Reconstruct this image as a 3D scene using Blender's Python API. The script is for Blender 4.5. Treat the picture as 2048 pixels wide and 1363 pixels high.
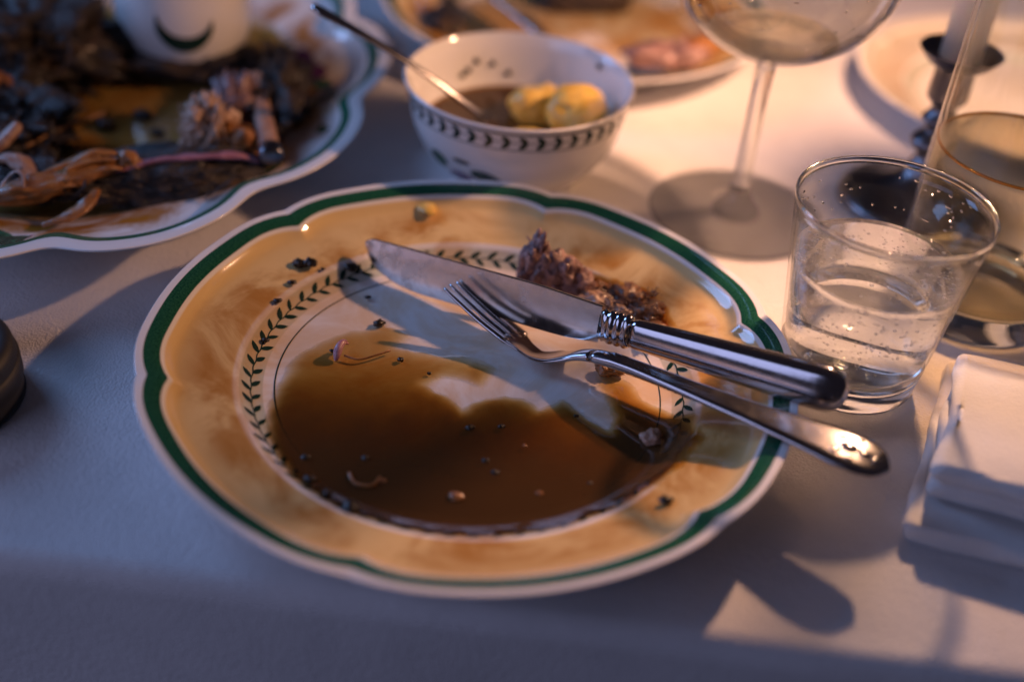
import bpy, bmesh, math, random
import numpy as np
from mathutils import Vector, Matrix, noise

# ------------------------------------------------------------------ setup
scene = bpy.context.scene
for o in list(bpy.data.objects):
    bpy.data.objects.remove(o, do_unlink=True)
COL = scene.collection
S = 0.01                      # all lengths below are centimetres
rad = math.radians
random.seed(7)

# ------------------------------------------------------------------ camera
cam_d = bpy.data.cameras.new('camera')
cam = bpy.data.objects.new('camera', cam_d)
COL.objects.link(cam)
PITCH, ROLL = rad(37.18054), rad(4.90617)
fw = Vector((0, math.cos(PITCH), -math.sin(PITCH)))
rt0, up0 = Vector((1, 0, 0)), Vector((0, math.sin(PITCH), math.cos(PITCH)))
rt = rt0 * math.cos(ROLL) + up0 * math.sin(ROLL)
up = -rt0 * math.sin(ROLL) + up0 * math.cos(ROLL)
CAMC = Vector((1.577, -36.183, 30.186))
m = Matrix((rt, up, -fw)).transposed().to_4x4()
m.translation = CAMC * S
cam.matrix_world = m
cam_d.sensor_width = 36.0
cam_d.lens = 40.64
cam_d.clip_start = 0.01
cam_d.clip_end = 50
cam_d.dof.use_dof = True
cam_d.dof.focus_distance = 0.471
cam_d.dof.aperture_fstop = 2.5
cam_d.dof.aperture_blades = 0
scene.camera = cam

# ------------------------------------------------------------------ world, lamps, exposure
world = bpy.data.worlds.new('World')
scene.world = world
world.use_nodes = True
bg = world.node_tree.nodes['Background']
bg.inputs['Color'].default_value = (0.80, 0.66, 1.0, 1)
bg.inputs['Strength'].default_value = 0.02

CANDLE_A = (22.4, 18.8)       # the candlestick on the right

def lamp(name, kind, loc, watts, col, **kw):
    d = bpy.data.lights.new(name, kind)
    d.energy = watts
    d.color = col
    for k, v in kw.items():
        setattr(d, k, v)
    o = bpy.data.objects.new(name, d)
    COL.objects.link(o)
    o.location = Vector(loc) * S
    return o

def aim(o, target):
    o.rotation_euler = (Vector(target) * S - o.location).to_track_quat('-Z', 'Y').to_euler()

WARM = (1.0, 0.52, 0.31)
lamp('candle_light', 'POINT', (CANDLE_A[0], CANDLE_A[1], 20.2), 6.4, WARM, shadow_soft_size=0.006)
win = lamp('window_light', 'AREA', (-75, 40, 45), 3.3, (0.27, 0.48, 1.0), shape='RECTANGLE', size=0.30, size_y=0.40)
aim(win, (0, 0, 0))
room = lamp('room_light', 'AREA', (-88, -58, 50), 3.3, (0.50, 0.56, 1.0), shape='RECTANGLE', size=0.9, size_y=0.6)
aim(room, (0, 0, 0))

scene.view_settings.view_transform = 'Standard'
scene.view_settings.look = 'None'
scene.view_settings.exposure = 0.0
scene.view_settings.gamma = 1.0
scene.view_settings.use_curve_mapping = False
scene.render.engine = 'CYCLES'
scene.cycles.use_denoising = True
scene.cycles.max_bounces = 20
scene.cycles.transmission_bounces = 16
scene.cycles.transparent_max_bounces = 24
scene.cycles.glossy_bounces = 6
scene.cycles.diffuse_bounces = 4
scene.cycles.sample_clamp_indirect = 3.0
scene.cycles.blur_glossy = 0.3

# ------------------------------------------------------------------ material helpers
def mat(name):
    m = bpy.data.materials.new(name)
    m.use_nodes = True
    nt = m.node_tree
    nt.nodes.clear()
    out = nt.nodes.new('ShaderNodeOutputMaterial')
    return m, nt, out

def N(nt, t, **kw):
    n = nt.nodes.new(t)
    for k, v in kw.items():
        if k.startswith('_'):
            setattr(n, k[1:], v)
        else:
            n.inputs[k.replace('__', ' ')].default_value = v
    return n

def L(nt, a, b):
    nt.links.new(a, b)

def math_node(nt, op, a, b=None, c=None, clamp=False):
    n = nt.nodes.new('ShaderNodeMath')
    n.operation = op
    n.use_clamp = clamp
    for i, v in enumerate((a, b, c)):
        if v is None:
            continue
        if isinstance(v, (int, float)):
            n.inputs[i].default_value = v
        else:
            nt.links.new(v, n.inputs[i])
    return n.outputs[0]

def smooth(nt, v, lo, hi):
    n = nt.nodes.new('ShaderNodeMapRange')
    n.interpolation_type = 'SMOOTHSTEP'
    n.inputs['From Min'].default_value = lo
    n.inputs['From Max'].default_value = hi
    nt.links.new(v, n.inputs['Value'])
    return n.outputs[0]

def mixc(nt, fac, a, b, mode='MIX'):
    n = nt.nodes.new('ShaderNodeMix')
    n.data_type = 'RGBA'
    n.blend_type = mode
    if isinstance(fac, (int, float)):
        n.inputs[0].default_value = fac
    else:
        nt.links.new(fac, n.inputs[0])
    for i, v in ((6, a), (7, b)):
        if isinstance(v, tuple):
            n.inputs[i].default_value = (*v, 1) if len(v) == 3 else v
        else:
            nt.links.new(v, n.inputs[i])
    return n.outputs[2]

def tex_noise(nt, scale, detail=4, rough=0.55, coord=None, dist=0.0):
    n = nt.nodes.new('ShaderNodeTexNoise')
    n.inputs['Scale'].default_value = scale
    n.inputs['Detail'].default_value = detail
    n.inputs['Roughness'].default_value = rough
    n.inputs['Distortion'].default_value = dist
    if coord is None:
        coord = nt.nodes.new('ShaderNodeTexCoord').outputs['Object']
    nt.links.new(coord, n.inputs['Vector'])
    return n.outputs['Fac']

def bump(nt, h, strength, dist):
    n = nt.nodes.new('ShaderNodeBump')
    n.inputs['Strength'].default_value = strength
    n.inputs['Distance'].default_value = dist
    nt.links.new(h, n.inputs['Height'])
    return n.outputs[0]

def principled(nt, out, **kw):
    p = nt.nodes.new('ShaderNodeBsdfPrincipled')
    for k, v in kw.items():
        p.inputs[k.replace('__', ' ')].default_value = v
    nt.links.new(p.outputs[0], out.inputs['Surface'])
    return p

def attr(nt, name):
    n = nt.nodes.new('ShaderNodeAttribute')
    n.attribute_name = name
    return n.outputs['Fac']

def simple(name, col, rough=0.5, metal=0.0, var=None, scale=200, bumpv=None, spec=0.5, coat=0.0, sss=0.0):
    m, nt, out = mat(name)
    p = principled(nt, out, Roughness=rough, Metallic=metal)
    p.inputs['Specular IOR Level'].default_value = spec
    p.inputs['Coat Weight'].default_value = coat
    p.inputs['Coat Roughness'].default_value = 0.08
    p.inputs['Base Color'].default_value = (*col, 1)
    if sss:
        p.inputs['Subsurface Weight'].default_value = sss
        p.inputs['Subsurface Radius'].default_value = (0.006, 0.003, 0.0015)
        p.inputs['Subsurface Scale'].default_value = 0.6
    if var is not None:
        f = smooth(nt, tex_noise(nt, scale, 5, 0.6), 0.35, 0.65)
        L(nt, mixc(nt, f, col, var), p.inputs['Base Color'])
    if bumpv:
        L(nt, bump(nt, tex_noise(nt, bumpv[0], 5, 0.6), bumpv[1], bumpv[2]), p.inputs['Normal'])
    return m

# ---- tablecloth
def cloth_material(name, col, weave=950, amount=0.6):
    m, nt, out = mat(name)
    p = principled(nt, out, Roughness=0.9)
    p.inputs['Specular IOR Level'].default_value = 0.15
    p.inputs['Sheen Weight'].default_value = 0.15
    co = nt.nodes.new('ShaderNodeTexCoord').outputs['Object']
    w = nt.nodes.new('ShaderNodeTexVoronoi')
    w.inputs['Scale'].default_value = weave
    L(nt, co, w.inputs['Vector'])
    n2 = tex_noise(nt, weave * 0.5, 3, 0.7, co)
    n3 = tex_noise(nt, 28, 3, 0.5, co)
    h = math_node(nt, 'ADD', math_node(nt, 'MULTIPLY', w.outputs['Distance'], 0.5), n2)
    h = math_node(nt, 'ADD', h, math_node(nt, 'MULTIPLY', n3, 0.8))
    L(nt, bump(nt, h, amount, 0.0008), p.inputs['Normal'])
    L(nt, mixc(nt, smooth(nt, tex_noise(nt, 60, 4, 0.6, co), .3, .75), col, tuple(c * 0.93 for c in col)), p.inputs['Base Color'])
    return m

# ---- porcelain with painted bands; rho = 0..1 is the green band, <0 inside it, >1 the white lip
def plate_material(name, panel, green_lo, green_hi, smear=1.0, band_bg=(0.50, 0.56, 0.52), line=0.25):
    m, nt, out = mat(name)
    p = principled(nt, out, Roughness=0.13)
    p.inputs['Specular IOR Level'].default_value = 0.55
    p.inputs['Coat Weight'].default_value = 0.3
    p.inputs['Coat Roughness'].default_value = 0.05
    rho, rr, top = attr(nt, 'rho'), attr(nt, 'radius'), attr(nt, 'topside')
    ang = attr(nt, 'angle')
    co = nt.nodes.new('ShaderNodeTexCoord').outputs['Object']
    white = (0.80, 0.79, 0.78)
    # panel (pale yellow glaze) between well and green
    base = mixc(nt, smooth(nt, rr, 9.22, 9.36), white, panel)
    base = mixc(nt, smooth(nt, rho, -line, -line + 0.12), base, white)
    # leaf band background in the well
    bb = math_node(nt, 'MULTIPLY', smooth(nt, rr, 8.16, 8.22), math_node(nt, 'SUBTRACT', 1.0, smooth(nt, rr, 9.02, 9.10)))
    base = mixc(nt, bb, base, band_bg)
    # sauce smears on panel and well
    n1 = tex_noise(nt, 24, 5, 0.62, co, 0.9)
    n2 = tex_noise(nt, 60, 4, 0.6, co, 1.0)
    zone = math_node(nt, 'MULTIPLY', smooth(nt, rr, 8.8, 9.5), math_node(nt, 'SUBTRACT', 1.0, smooth(nt, rr, 10.2, 11.9)))
    sm = math_node(nt, 'MULTIPLY', smooth(nt, n1, 0.40, 0.62), zone)
    sm = math_node(nt, 'MULTIPLY', sm, math_node(nt, 'ADD', 0.45, math_node(nt, 'MULTIPLY', n2, 0.8)))
    film = math_node(nt, 'MULTIPLY', smooth(nt, n1, 0.30, 0.66), math_node(nt, 'SUBTRACT', 1.0, smooth(nt, rr, 8.9, 9.3)))
    base = mixc(nt, math_node(nt, 'MULTIPLY', film, 0.75 * smear, clamp=True), base, (0.62, 0.40, 0.19))
    base = mixc(nt, math_node(nt, 'MULTIPLY', sm, 0.95 * smear, clamp=True), base, (0.40, 0.17, 0.025))
    # brushed green band
    cv = nt.nodes.new('ShaderNodeCombineXYZ')
    L(nt, math_node(nt, 'MULTIPLY', rho, 9.0), cv.inputs[0])
    L(nt, math_node(nt, 'MULTIPLY', ang, 2.0), cv.inputs[1])
    st = tex_noise(nt, 1.0, 3, 0.6, cv.outputs[0])
    g = mixc(nt, smooth(nt, st, 0.3, 0.7), green_lo, green_hi)
    gm = math_node(nt, 'MULTIPLY', smooth(nt, rho, 0.0, 0.07), math_node(nt, 'SUBTRACT', 1.0, smooth(nt, rho, 0.95, 1.02)))
    base = mixc(nt, gm, base, g)
    base = mixc(nt, top, white, base)
    L(nt, base, p.inputs['Base Color'])
    # greasy film gives the glaze an uneven gloss
    L(nt, math_node(nt, 'ADD', 0.05, math_node(nt, 'MULTIPLY', smooth(nt, n1, 0.3, 0.8), 0.10)), p.inputs['Roughness'])
    L(nt, bump(nt, math_node(nt, 'ADD', math_node(nt, 'MULTIPLY', tex_noise(nt, 45, 2, 0.5, co), 0.6), math_node(nt, 'MULTIPLY', sm, 0.5)), 0.10, 0.0010), p.inputs['Normal'])
    return m

def metal_material(name, col=(0.42, 0.40, 0.41), rough=0.15, smudge=0.06):
    m, nt, out = mat(name)
    p = principled(nt, out, Metallic=1.0)
    p.inputs['Base Color'].default_value = (*col, 1)
    co = nt.nodes.new('ShaderNodeTexCoord').outputs['Object']
    n1 = tex_noise(nt, 120, 5, 0.65, co, 0.5)
    sc = nt.nodes.new('ShaderNodeMapping')
    sc.inputs['Scale'].default_value = (60, 900, 900)
    L(nt, co, sc.inputs['Vector'])
    n2 = tex_noise(nt, 1.0, 4, 0.6, sc.outputs[0])
    L(nt, math_node(nt, 'ADD', rough, math_node(nt, 'MULTIPLY', smooth(nt, n1, 0.45, 0.8), smudge)), p.inputs['Roughness'])
    L(nt, bump(nt, n2, 0.05, 0.0003), p.inputs['Normal'])
    return m

def blade_material(name):
    m = metal_material(name, (0.66, 0.63, 0.60), 0.18, 0.12)
    nt = m.node_tree
    p = [n for n in nt.nodes if n.type == 'BSDF_PRINCIPLED'][0]
    co = nt.nodes.new('ShaderNodeTexCoord').outputs['Object']
    ln = nt.nodes.new('ShaderNodeVectorMath'); ln.operation = 'LENGTH'
    L(nt, co, ln.inputs[0])
    near = math_node(nt, 'SUBTRACT', 1.0, smooth(nt, ln.outputs['Value'], 0.015, 0.075))
    spots = smooth(nt, tex_noise(nt, 110, 5, 0.65, co, 0.8), 0.44, 0.62)
    mask = math_node(nt, 'MULTIPLY', spots, math_node(nt, 'ADD', 0.05, math_node(nt, 'MULTIPLY', near, 0.28)), clamp=True)
    L(nt, mixc(nt, mask, (0.66, 0.63, 0.60), (0.34, 0.25, 0.18)), p.inputs['Base Color'])
    L(nt, math_node(nt, 'SUBTRACT', 1.0, math_node(nt, 'MULTIPLY', mask, 0.8)), p.inputs['Metallic'])
    r0 = p.inputs['Roughness'].links[0].from_socket
    L(nt, math_node(nt, 'ADD', r0, math_node(nt, 'MULTIPLY', mask, 0.25)), p.inputs['Roughness'])
    return m

def glass_material(name, col=(1, 1, 1), ior=1.5, rough=0.0):
    m, nt, out = mat(name)
    g = N(nt, 'ShaderNodeBsdfGlass', Color=(*col, 1), Roughness=rough, IOR=ior)
    L(nt, g.outputs[0], out.inputs['Surface'])
    return m

def thin_glass_material(name, col=(0.97, 0.98, 0.97), power=5.0):
    m, nt, out = mat(name)
    t = N(nt, 'ShaderNodeBsdfTransparent', Color=(*col, 1))
    g = N(nt, 'ShaderNodeBsdfGlossy', Roughness=0.02)
    lw = N(nt, 'ShaderNodeLayerWeight', Blend=0.5)
    f = math_node(nt, 'ADD', 0.035, math_node(nt, 'MULTIPLY', math_node(nt, 'POWER', lw.outputs['Facing'], power), 0.9))
    mx = nt.nodes.new('ShaderNodeMixShader')
    L(nt, f, mx.inputs[0])
    L(nt, t.outputs[0], mx.inputs[1])
    L(nt, g.outputs[0], mx.inputs[2])
    L(nt, mx.outputs[0], out.inputs['Surface'])
    return m

# ---- gravy: light is absorbed with depth (attribute), with a wet surface
def gravy_material(name, k=(0.40, 0.76, 1.75), body=(0.072, 0.037, 0.013), gloss=1.8):
    m, nt, out = mat(name)
    d = attr(nt, 'depth')
    cc = nt.nodes.new('ShaderNodeCombineColor')
    for i in range(3):
        L(nt, math_node(nt, 'POWER', math.e, math_node(nt, 'MULTIPLY', d, -k[i])), cc.inputs[i])
    t = nt.nodes.new('ShaderNodeBsdfTransparent')
    L(nt, cc.outputs[0], t.inputs['Color'])
    df = N(nt, 'ShaderNodeBsdfDiffuse', Color=(*body, 1))
    mx = nt.nodes.new('ShaderNodeMixShader')
    L(nt, math_node(nt, 'MULTIPLY', smooth(nt, d, 0.4, 2.6), 0.8), mx.inputs[0])
    L(nt, t.outputs[0], mx.inputs[1])
    L(nt, df.outputs[0], mx.inputs[2])
    gl = N(nt, 'ShaderNodeBsdfGlossy', Roughness=0.06)
    b = bump(nt, tex_noise(nt, 70, 3, 0.5), 0.12, 0.001)
    L(nt, b, gl.inputs['Normal'])
    fr = math_node(nt, 'ADD', 0.025, math_node(nt, 'MULTIPLY', math_node(nt, 'POWER', N(nt, 'ShaderNodeLayerWeight', Blend=0.5).outputs['Facing'], 5.0), 0.85))
    mx2 = nt.nodes.new('ShaderNodeMixShader')
    L(nt, math_node(nt, 'MULTIPLY', fr, math_node(nt, 'MULTIPLY', smooth(nt, d, 0.0, 0.15), gloss)), mx2.inputs[0])
    L(nt, mx.outputs[0], mx2.inputs[1])
    L(nt, gl.outputs[0], mx2.inputs[2])
    L(nt, mx2.outputs[0], out.inputs['Surface'])
    return m

def meat_material(name, cols, scale=260, rough=0.38, fib=(1, 1, 1), bumpd=0.0012, coat=0.35):
    m, nt, out = mat(name)
    p = principled(nt, out, Roughness=rough)
    p.inputs['Coat Weight'].default_value = coat
    p.inputs['Coat Roughness'].default_value = 0.15
    co = nt.nodes.new('ShaderNodeTexCoord').outputs['Object']
    mp = nt.nodes.new('ShaderNodeMapping')
    mp.inputs['Scale'].default_value = fib
    L(nt, co, mp.inputs['Vector'])
    n1 = tex_noise(nt, scale, 6, 0.65, mp.outputs[0], 0.8)
    n2 = tex_noise(nt, scale * 0.25, 3, 0.5, mp.outputs[0])
    r = nt.nodes.new('ShaderNodeValToRGB')
    els = r.color_ramp.elements
    els[0].position, els[0].color = 0.30, (*cols[0], 1)
    els[1].position, els[1].color = 0.70, (*cols[-1], 1)
    for i, c in enumerate(cols[1:-1]):
        e = els.new(0.30 + 0.40 * (i + 1) / (len(cols) - 1))
        e.color = (*c, 1)
    L(nt, math_node(nt, 'ADD', math_node(nt, 'MULTIPLY', n1, 0.6), math_node(nt, 'MULTIPLY', n2, 0.4)), r.inputs[0])
    L(nt, r.outputs[0], p.inputs['Base Color'])
    L(nt, bump(nt, n1, 0.7, bumpd), p.inputs['Normal'])
    return m

M = {}
M['cloth'] = cloth_material('white_linen', (0.70, 0.69, 0.70))
M['napkin'] = cloth_material('napkin_linen', (0.70, 0.69, 0.69), 700, 0.25)
M['plate'] = plate_material('painted_porcelain', (0.74, 0.54, 0.25), (0.004, 0.050, 0.030), (0.022, 0.120, 0.062))
M['plate_back'] = plate_material('painted_porcelain_back', (0.70, 0.52, 0.25), (0.006, 0.050, 0.030), (0.02, 0.10, 0.06), 1.3)
M['plate_side'] = plate_material('plain_cream_porcelain', (0.60, 0.55, 0.46), (0.60, 0.56, 0.48), (0.62, 0.58, 0.50), 0.35)
M['platter'] = plate_material('platter_porcelain', (0.80, 0.79, 0.78), (0.008, 0.10, 0.060), (0.016, 0.17, 0.095), 1.2, band_bg=(0.6, 0.5, 0.35), line=0.05)
M['print_green'] = simple('printed_green', (0.010, 0.035, 0.028), 0.2)
M['print_leaf'] = simple('printed_leaf_green', (0.05, 0.16, 0.09), 0.2, var=(0.02, 0.07, 0.04), scale=300)
M['print_dark_leaf'] = simple('printed_dark_leaf', (0.06, 0.09, 0.06), 0.2, var=(0.03, 0.05, 0.03), scale=300)
M['print_pink'] = simple('printed_pink', (0.55, 0.12, 0.22), 0.2, var=(0.35, 0.05, 0.15), scale=260)
M['print_purple'] = simple('printed_purple', (0.16, 0.03, 0.15), 0.2, var=(0.07, 0.01, 0.08), scale=260)
M['porcelain'] = simple('white_porcelain', (0.80, 0.79, 0.78), 0.12, coat=0.3)
M['steel'] = metal_material('polished_cutlery')
M['blade'] = blade_material('blade_steel')
M['pewter'] = metal_material('dark_pewter', (0.16, 0.16, 0.18), 0.28, 0.2)
M['glass'] = glass_material('clear_glass', (0.985, 0.995, 0.99), 1.5)
M['thin_glass'] = thin_glass_material('thin_clear_glass')
M['wine_cup'] = thin_glass_material('fine_clear_glass', (0.93, 0.93, 0.92), 3.2)
def watery(name, col, ior, direct):
    m, nt, out = mat(name)
    g = N(nt, 'ShaderNodeBsdfGlass', Color=(*col, 1), Roughness=0.0, IOR=ior)
    t = N(nt, 'ShaderNodeBsdfTransparent', Color=(*col, 1))
    mx = nt.nodes.new('ShaderNodeMixShader'); mx.inputs[0].default_value = direct
    L(nt, g.outputs[0], mx.inputs[1]); L(nt, t.outputs[0], mx.inputs[2])
    L(nt, mx.outputs[0], out.inputs['Surface'])
    return m
M['water'] = watery('water', (0.995, 0.995, 0.99), 1.33, 0.22)
m_, nt_, out_ = mat('air_bubble')
lw_ = N(nt_, 'ShaderNodeLayerWeight', Blend=0.5)
mx_ = nt_.nodes.new('ShaderNodeMixShader')
L(nt_, math_node(nt_, 'ADD', 0.20, math_node(nt_, 'MULTIPLY', math_node(nt_, 'POWER', lw_.outputs['Facing'], 1.2), 0.65)), mx_.inputs[0])
L(nt_, N(nt_, 'ShaderNodeBsdfTransparent').outputs[0], mx_.inputs[1])
ad_ = nt_.nodes.new('ShaderNodeMixShader'); ad_.inputs[0].default_value = 0.45
L(nt_, N(nt_, 'ShaderNodeBsdfTranslucent', Color=(.95, .95, .95, 1)).outputs[0], ad_.inputs[1])
L(nt_, N(nt_, 'ShaderNodeBsdfDiffuse', Color=(.95, .95, .95, 1)).outputs[0], ad_.inputs[2])
L(nt_, ad_.outputs[0], mx_.inputs[2])
L(nt_, mx_.outputs[0], out_.inputs['Surface'])
M['air'] = m_
M['drop'] = glass_material('water_drop', (1, 1, 1), 1.33)
M['wine'] = watery('pale_wine', (0.99, 0.96, 0.88), 1.34, 0.5)
M['stem_glass'] = watery('stem_glass', (0.98, 0.985, 0.98), 1.5, 0.35)
M['pale_drink'] = thin_glass_material('pale_drink', (0.93, 0.87, 0.73))
M['amber'] = glass_material('amber_edge', (0.9, 0.65, 0.3), 1.34)
M['gravy'] = gravy_material('brown_gravy')
M['gravy_dark'] = gravy_material('dark_gravy', (0.7, 1.6, 3.4))
M['wax'] = simple('candle_wax', (0.80, 0.79, 0.76), 0.45, sss=0.3)
M['meat'] = meat_material('pulled_meat', [(0.035, 0.016, 0.014), (0.15, 0.075, 0.072), (0.34, 0.20, 0.185), (0.58, 0.43, 0.39)], 330, 0.5, coat=0.15)
M['meat_brown'] = meat_material('crisp_brown_meat', [(0.015, 0.008, 0.005), (0.09, 0.035, 0.015), (0.30, 0.13, 0.05), (0.58, 0.33, 0.18)], 330)
M['meat_pale'] = meat_material('pale_meat', [(0.30, 0.15, 0.10), (0.52, 0.34, 0.24), (0.70, 0.55, 0.44)], 220)
M['meat_dark'] = meat_material('roast_dark_skin', [(0.004, 0.004, 0.004), (0.010, 0.007, 0.006), (0.028, 0.016, 0.010), (0.09, 0.045, 0.02)], 160, 0.55, coat=0.08, bumpd=0.004)
M['skin'] = meat_material('golden_skin', [(0.10, 0.035, 0.008), (0.28, 0.11, 0.025), (0.45, 0.22, 0.07)], 160)
M['bone'] = meat_material('bone', [(0.20, 0.09, 0.06), (0.40, 0.24, 0.17), (0.56, 0.42, 0.34)], 160, 0.45)
M['pink'] = meat_material('pink_meat', [(0.16, 0.05, 0.07), (0.36, 0.15, 0.20), (0.48, 0.26, 0.30)], 180)
M['herb'] = simple('black_herb', (0.010, 0.008, 0.005), 0.4, var=(0.025, 0.016, 0.008), scale=700, coat=0.12)
M['potato'] = simple('buttered_potato', (0.78, 0.54, 0.14), 0.35, var=(0.72, 0.42, 0.06), scale=120, bumpv=(260, .4, .001), coat=0.3, sss=0.15)
M['black'] = simple('black_rubber', (0.010, 0.010, 0.011), 0.6, bumpv=(500, 0.2, 0.0004))

m_, nt_, out_ = mat('flame')
em = N(nt_, 'ShaderNodeEmission', Color=(1.0, 0.62, 0.25, 1), Strength=40.0)
tr = N(nt_, 'ShaderNodeBsdfTransparent')
ad = nt_.nodes.new('ShaderNodeAddShader')
L(nt_, em.outputs[0], ad.inputs[0]); L(nt_, tr.outputs[0], ad.inputs[1])
L(nt_, ad.outputs[0], out_.inputs['Surface'])
M['flame'] = m_

# ------------------------------------------------------------------ mesh helpers
def mk(name, verts, faces, material, parent=None, smooth_=True, attrs=None, loc=None):
    """one mesh object; verts in cm, local to the parent's origin"""
    me = bpy.data.meshes.new(name)
    v = np.asarray(verts, float) * S
    me.from_pydata(v.tolist(), [], faces)
    if smooth_:
        me.polygons.foreach_set('use_smooth', [True] * len(me.polygons))
    if attrs:
        for k, a in attrs.items():
            at = me.attributes.new(k, 'FLOAT', 'POINT')
            at.data.foreach_set('value', np.asarray(a, np.float32))
    me.update()
    o = bpy.data.objects.new(name, me)
    COL.objects.link(o)
    me.materials.append(material)
    if parent:
        o.parent = parent
    if loc is not None:
        o.location = Vector(loc) * S
    return o

def tag(o, label, cat, group=None):
    o['label'] = label
    o['category'] = cat
    if group:
        o['group'] = group
    return o

def thing(name, label, cat, loc=(0, 0, 0), rz=0.0, group=None):
    o = bpy.data.objects.new(name, None)
    o.empty_display_size = 0.02
    COL.objects.link(o)
    o.location = Vector(loc) * S
    o.rotation_euler = (0, 0, rz)
    return tag(o, label, cat, group)

def recalc(o):
    bm = bmesh.new()
    bm.from_mesh(o.data)
    bmesh.ops.recalc_face_normals(bm, faces=bm.faces)
    bm.to_mesh(o.data)
    bm.free()
    return o

def lathe(profile, n=64, closed=False):
    """profile (r,z) list; returns verts, faces"""
    V, F = [], []
    k = len(profile)
    for i in range(n):
        a = 2 * math.pi * i / n
        c, s = math.cos(a), math.sin(a)
        for r, z in profile:
            V.append((r * c, r * s, z))
    for i in range(n):
        j = (i + 1) % n
        for q in range(k - 1 if not closed else k):
            p = (q + 1) % k
            F.append((i * k + q, j * k + q, j * k + p, i * k + p))
    return V, F

def smooth_profile(pts, sub=4):
    """Catmull-Rom through (r,z) points"""
    P = [Vector((p[0], p[1], 0)) for p in pts]
    out = []
    for i in range(len(P) - 1):
        p0, p1, p2, p3 = P[max(i - 1, 0)], P[i], P[i + 1], P[min(i + 2, len(P) - 1)]
        for t in np.arange(0, 1, 1 / sub):
            t2, t3 = t * t, t * t * t
            q = 0.5 * ((2 * p1) + (-p0 + p2) * t + (2 * p0 - 5 * p1 + 4 * p2 - p3) * t2 + (-p0 + 3 * p1 - 3 * p2 + p3) * t3)
            out.append((max(q.x, 0.0), q.y))
    out.append((P[-1].x, P[-1].y))
    return out

def lathe_obj(name, profile, material, parent, n=64, loc=None, closed=False):
    V, F = lathe(profile, n, closed)
    o = mk(name, V, F, material, parent, loc=loc)
    bm = bmesh.new()
    bm.from_mesh(o.data)
    bmesh.ops.remove_doubles(bm, verts=bm.verts, dist=1e-6)
    bmesh.ops.recalc_face_normals(bm, faces=bm.faces)
    bm.to_mesh(o.data)
    bm.free()
    o.data.polygons.foreach_set('use_smooth', [True] * len(o.data.polygons))
    return o

def loft(sections, cap=True):
    V, F = [], []
    n = len(sections[0])
    for s in sections:
        V += [tuple(p) for p in s]
    for i in range(len(sections) - 1):
        for j in range(n):
            k = (j + 1) % n
            F.append((i * n + j, i * n + k, (i + 1) * n + k, (i + 1) * n + j))
    if cap:
        F.append(tuple(range(n - 1, -1, -1)))
        b = (len(sections) - 1) * n
        F.append(tuple(b + j for j in range(n)))
    return V, F

def tube(points, radii, n=8):
    P = [Vector(p) for p in points]
    secs = []
    ref = Vector((0.13, 0.21, 0.97))
    for i, p in enumerate(P):
        d = (P[min(i + 1, len(P) - 1)] - P[max(i - 1, 0)]).normalized()
        a = d.cross(ref)
        if a.length < 1e-3:
            a = d.cross(Vector((1, 0, 0)))
        a.normalize()
        b = d.cross(a)
        r = radii[i] if isinstance(radii, (list, tuple)) else radii
        secs.append([p + (a * math.cos(2 * math.pi * k / n) + b * math.sin(2 * math.pi * k / n)) * r for k in range(n)])
    return loft(secs)

def shred(pts, radii, seed=0, flat=.6, amp=.45, n=14, sub=10):
    """torn fibrous strip: a flattened, twisted, noisy tube"""
    P = spline(pts, sub)
    k = len(P)
    rr = np.interp(np.linspace(0, 1, k), np.linspace(0, 1, len(radii)), radii) if isinstance(radii, (list, tuple)) else [radii * (.45 + .55 * math.sin(math.pi * (i + .8) / (k + .6))) for i in range(k)]
    secs = []
    ref = Vector((0.1, 0.15, 0.98))
    for i, p in enumerate(P):
        d = (P[min(i + 1, k - 1)] - P[max(i - 1, 0)]).normalized()
        a = d.cross(ref).normalized(); b = d.cross(a)
        tw = .9 * noise.noise(Vector((i * .12, seed, 0)))
        a, b = a * math.cos(tw) + b * math.sin(tw), -a * math.sin(tw) + b * math.cos(tw)
        sec = []
        for j in range(n):
            t = 2 * math.pi * j / n
            q = Vector((math.cos(t) * 1.6, math.sin(t) * 1.6, i * .10 + seed * 5.1))
            g = 1 + amp * noise.fractal(q, .8, 2.0, 3) + .18 * math.sin(j * 2.1 + seed)
            sec.append(p + (a * math.cos(t) + b * math.sin(t) * flat) * (rr[i] * g))
        secs.append(sec)
    return loft(secs)

def spline(pts, sub=6):
    P = [Vector(p) for p in pts]
    out = []
    for i in range(len(P) - 1):
        p0, p1, p2, p3 = P[max(i - 1, 0)], P[i], P[i + 1], P[min(i + 2, len(P) - 1)]
        for q in range(sub):
            t = q / sub
            out.append(0.5 * ((2 * p1) + (-p0 + p2) * t + (2 * p0 - 5 * p1 + 4 * p2 - p3) * t * t + (-p0 + 3 * p1 - 3 * p2 + p3) * t ** 3))
    out.append(P[-1])
    return out

def merge(*vf):
    V, F = [], []
    for v, f in vf:
        o = len(V)
        V += list(v)
        F += [tuple(i + o for i in q) for q in f]
    return V, F

_ICO = {}
def ico(sub):
    if sub not in _ICO:
        bm = bmesh.new()
        bmesh.ops.create_icosphere(bm, subdivisions=sub, radius=1.0)
        bm.verts.ensure_lookup_table()
        _ICO[sub] = ([v.co.copy() for v in bm.verts], [tuple(v.index for v in f.verts) for f in bm.faces])
        bm.free()
    return _ICO[sub]

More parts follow.
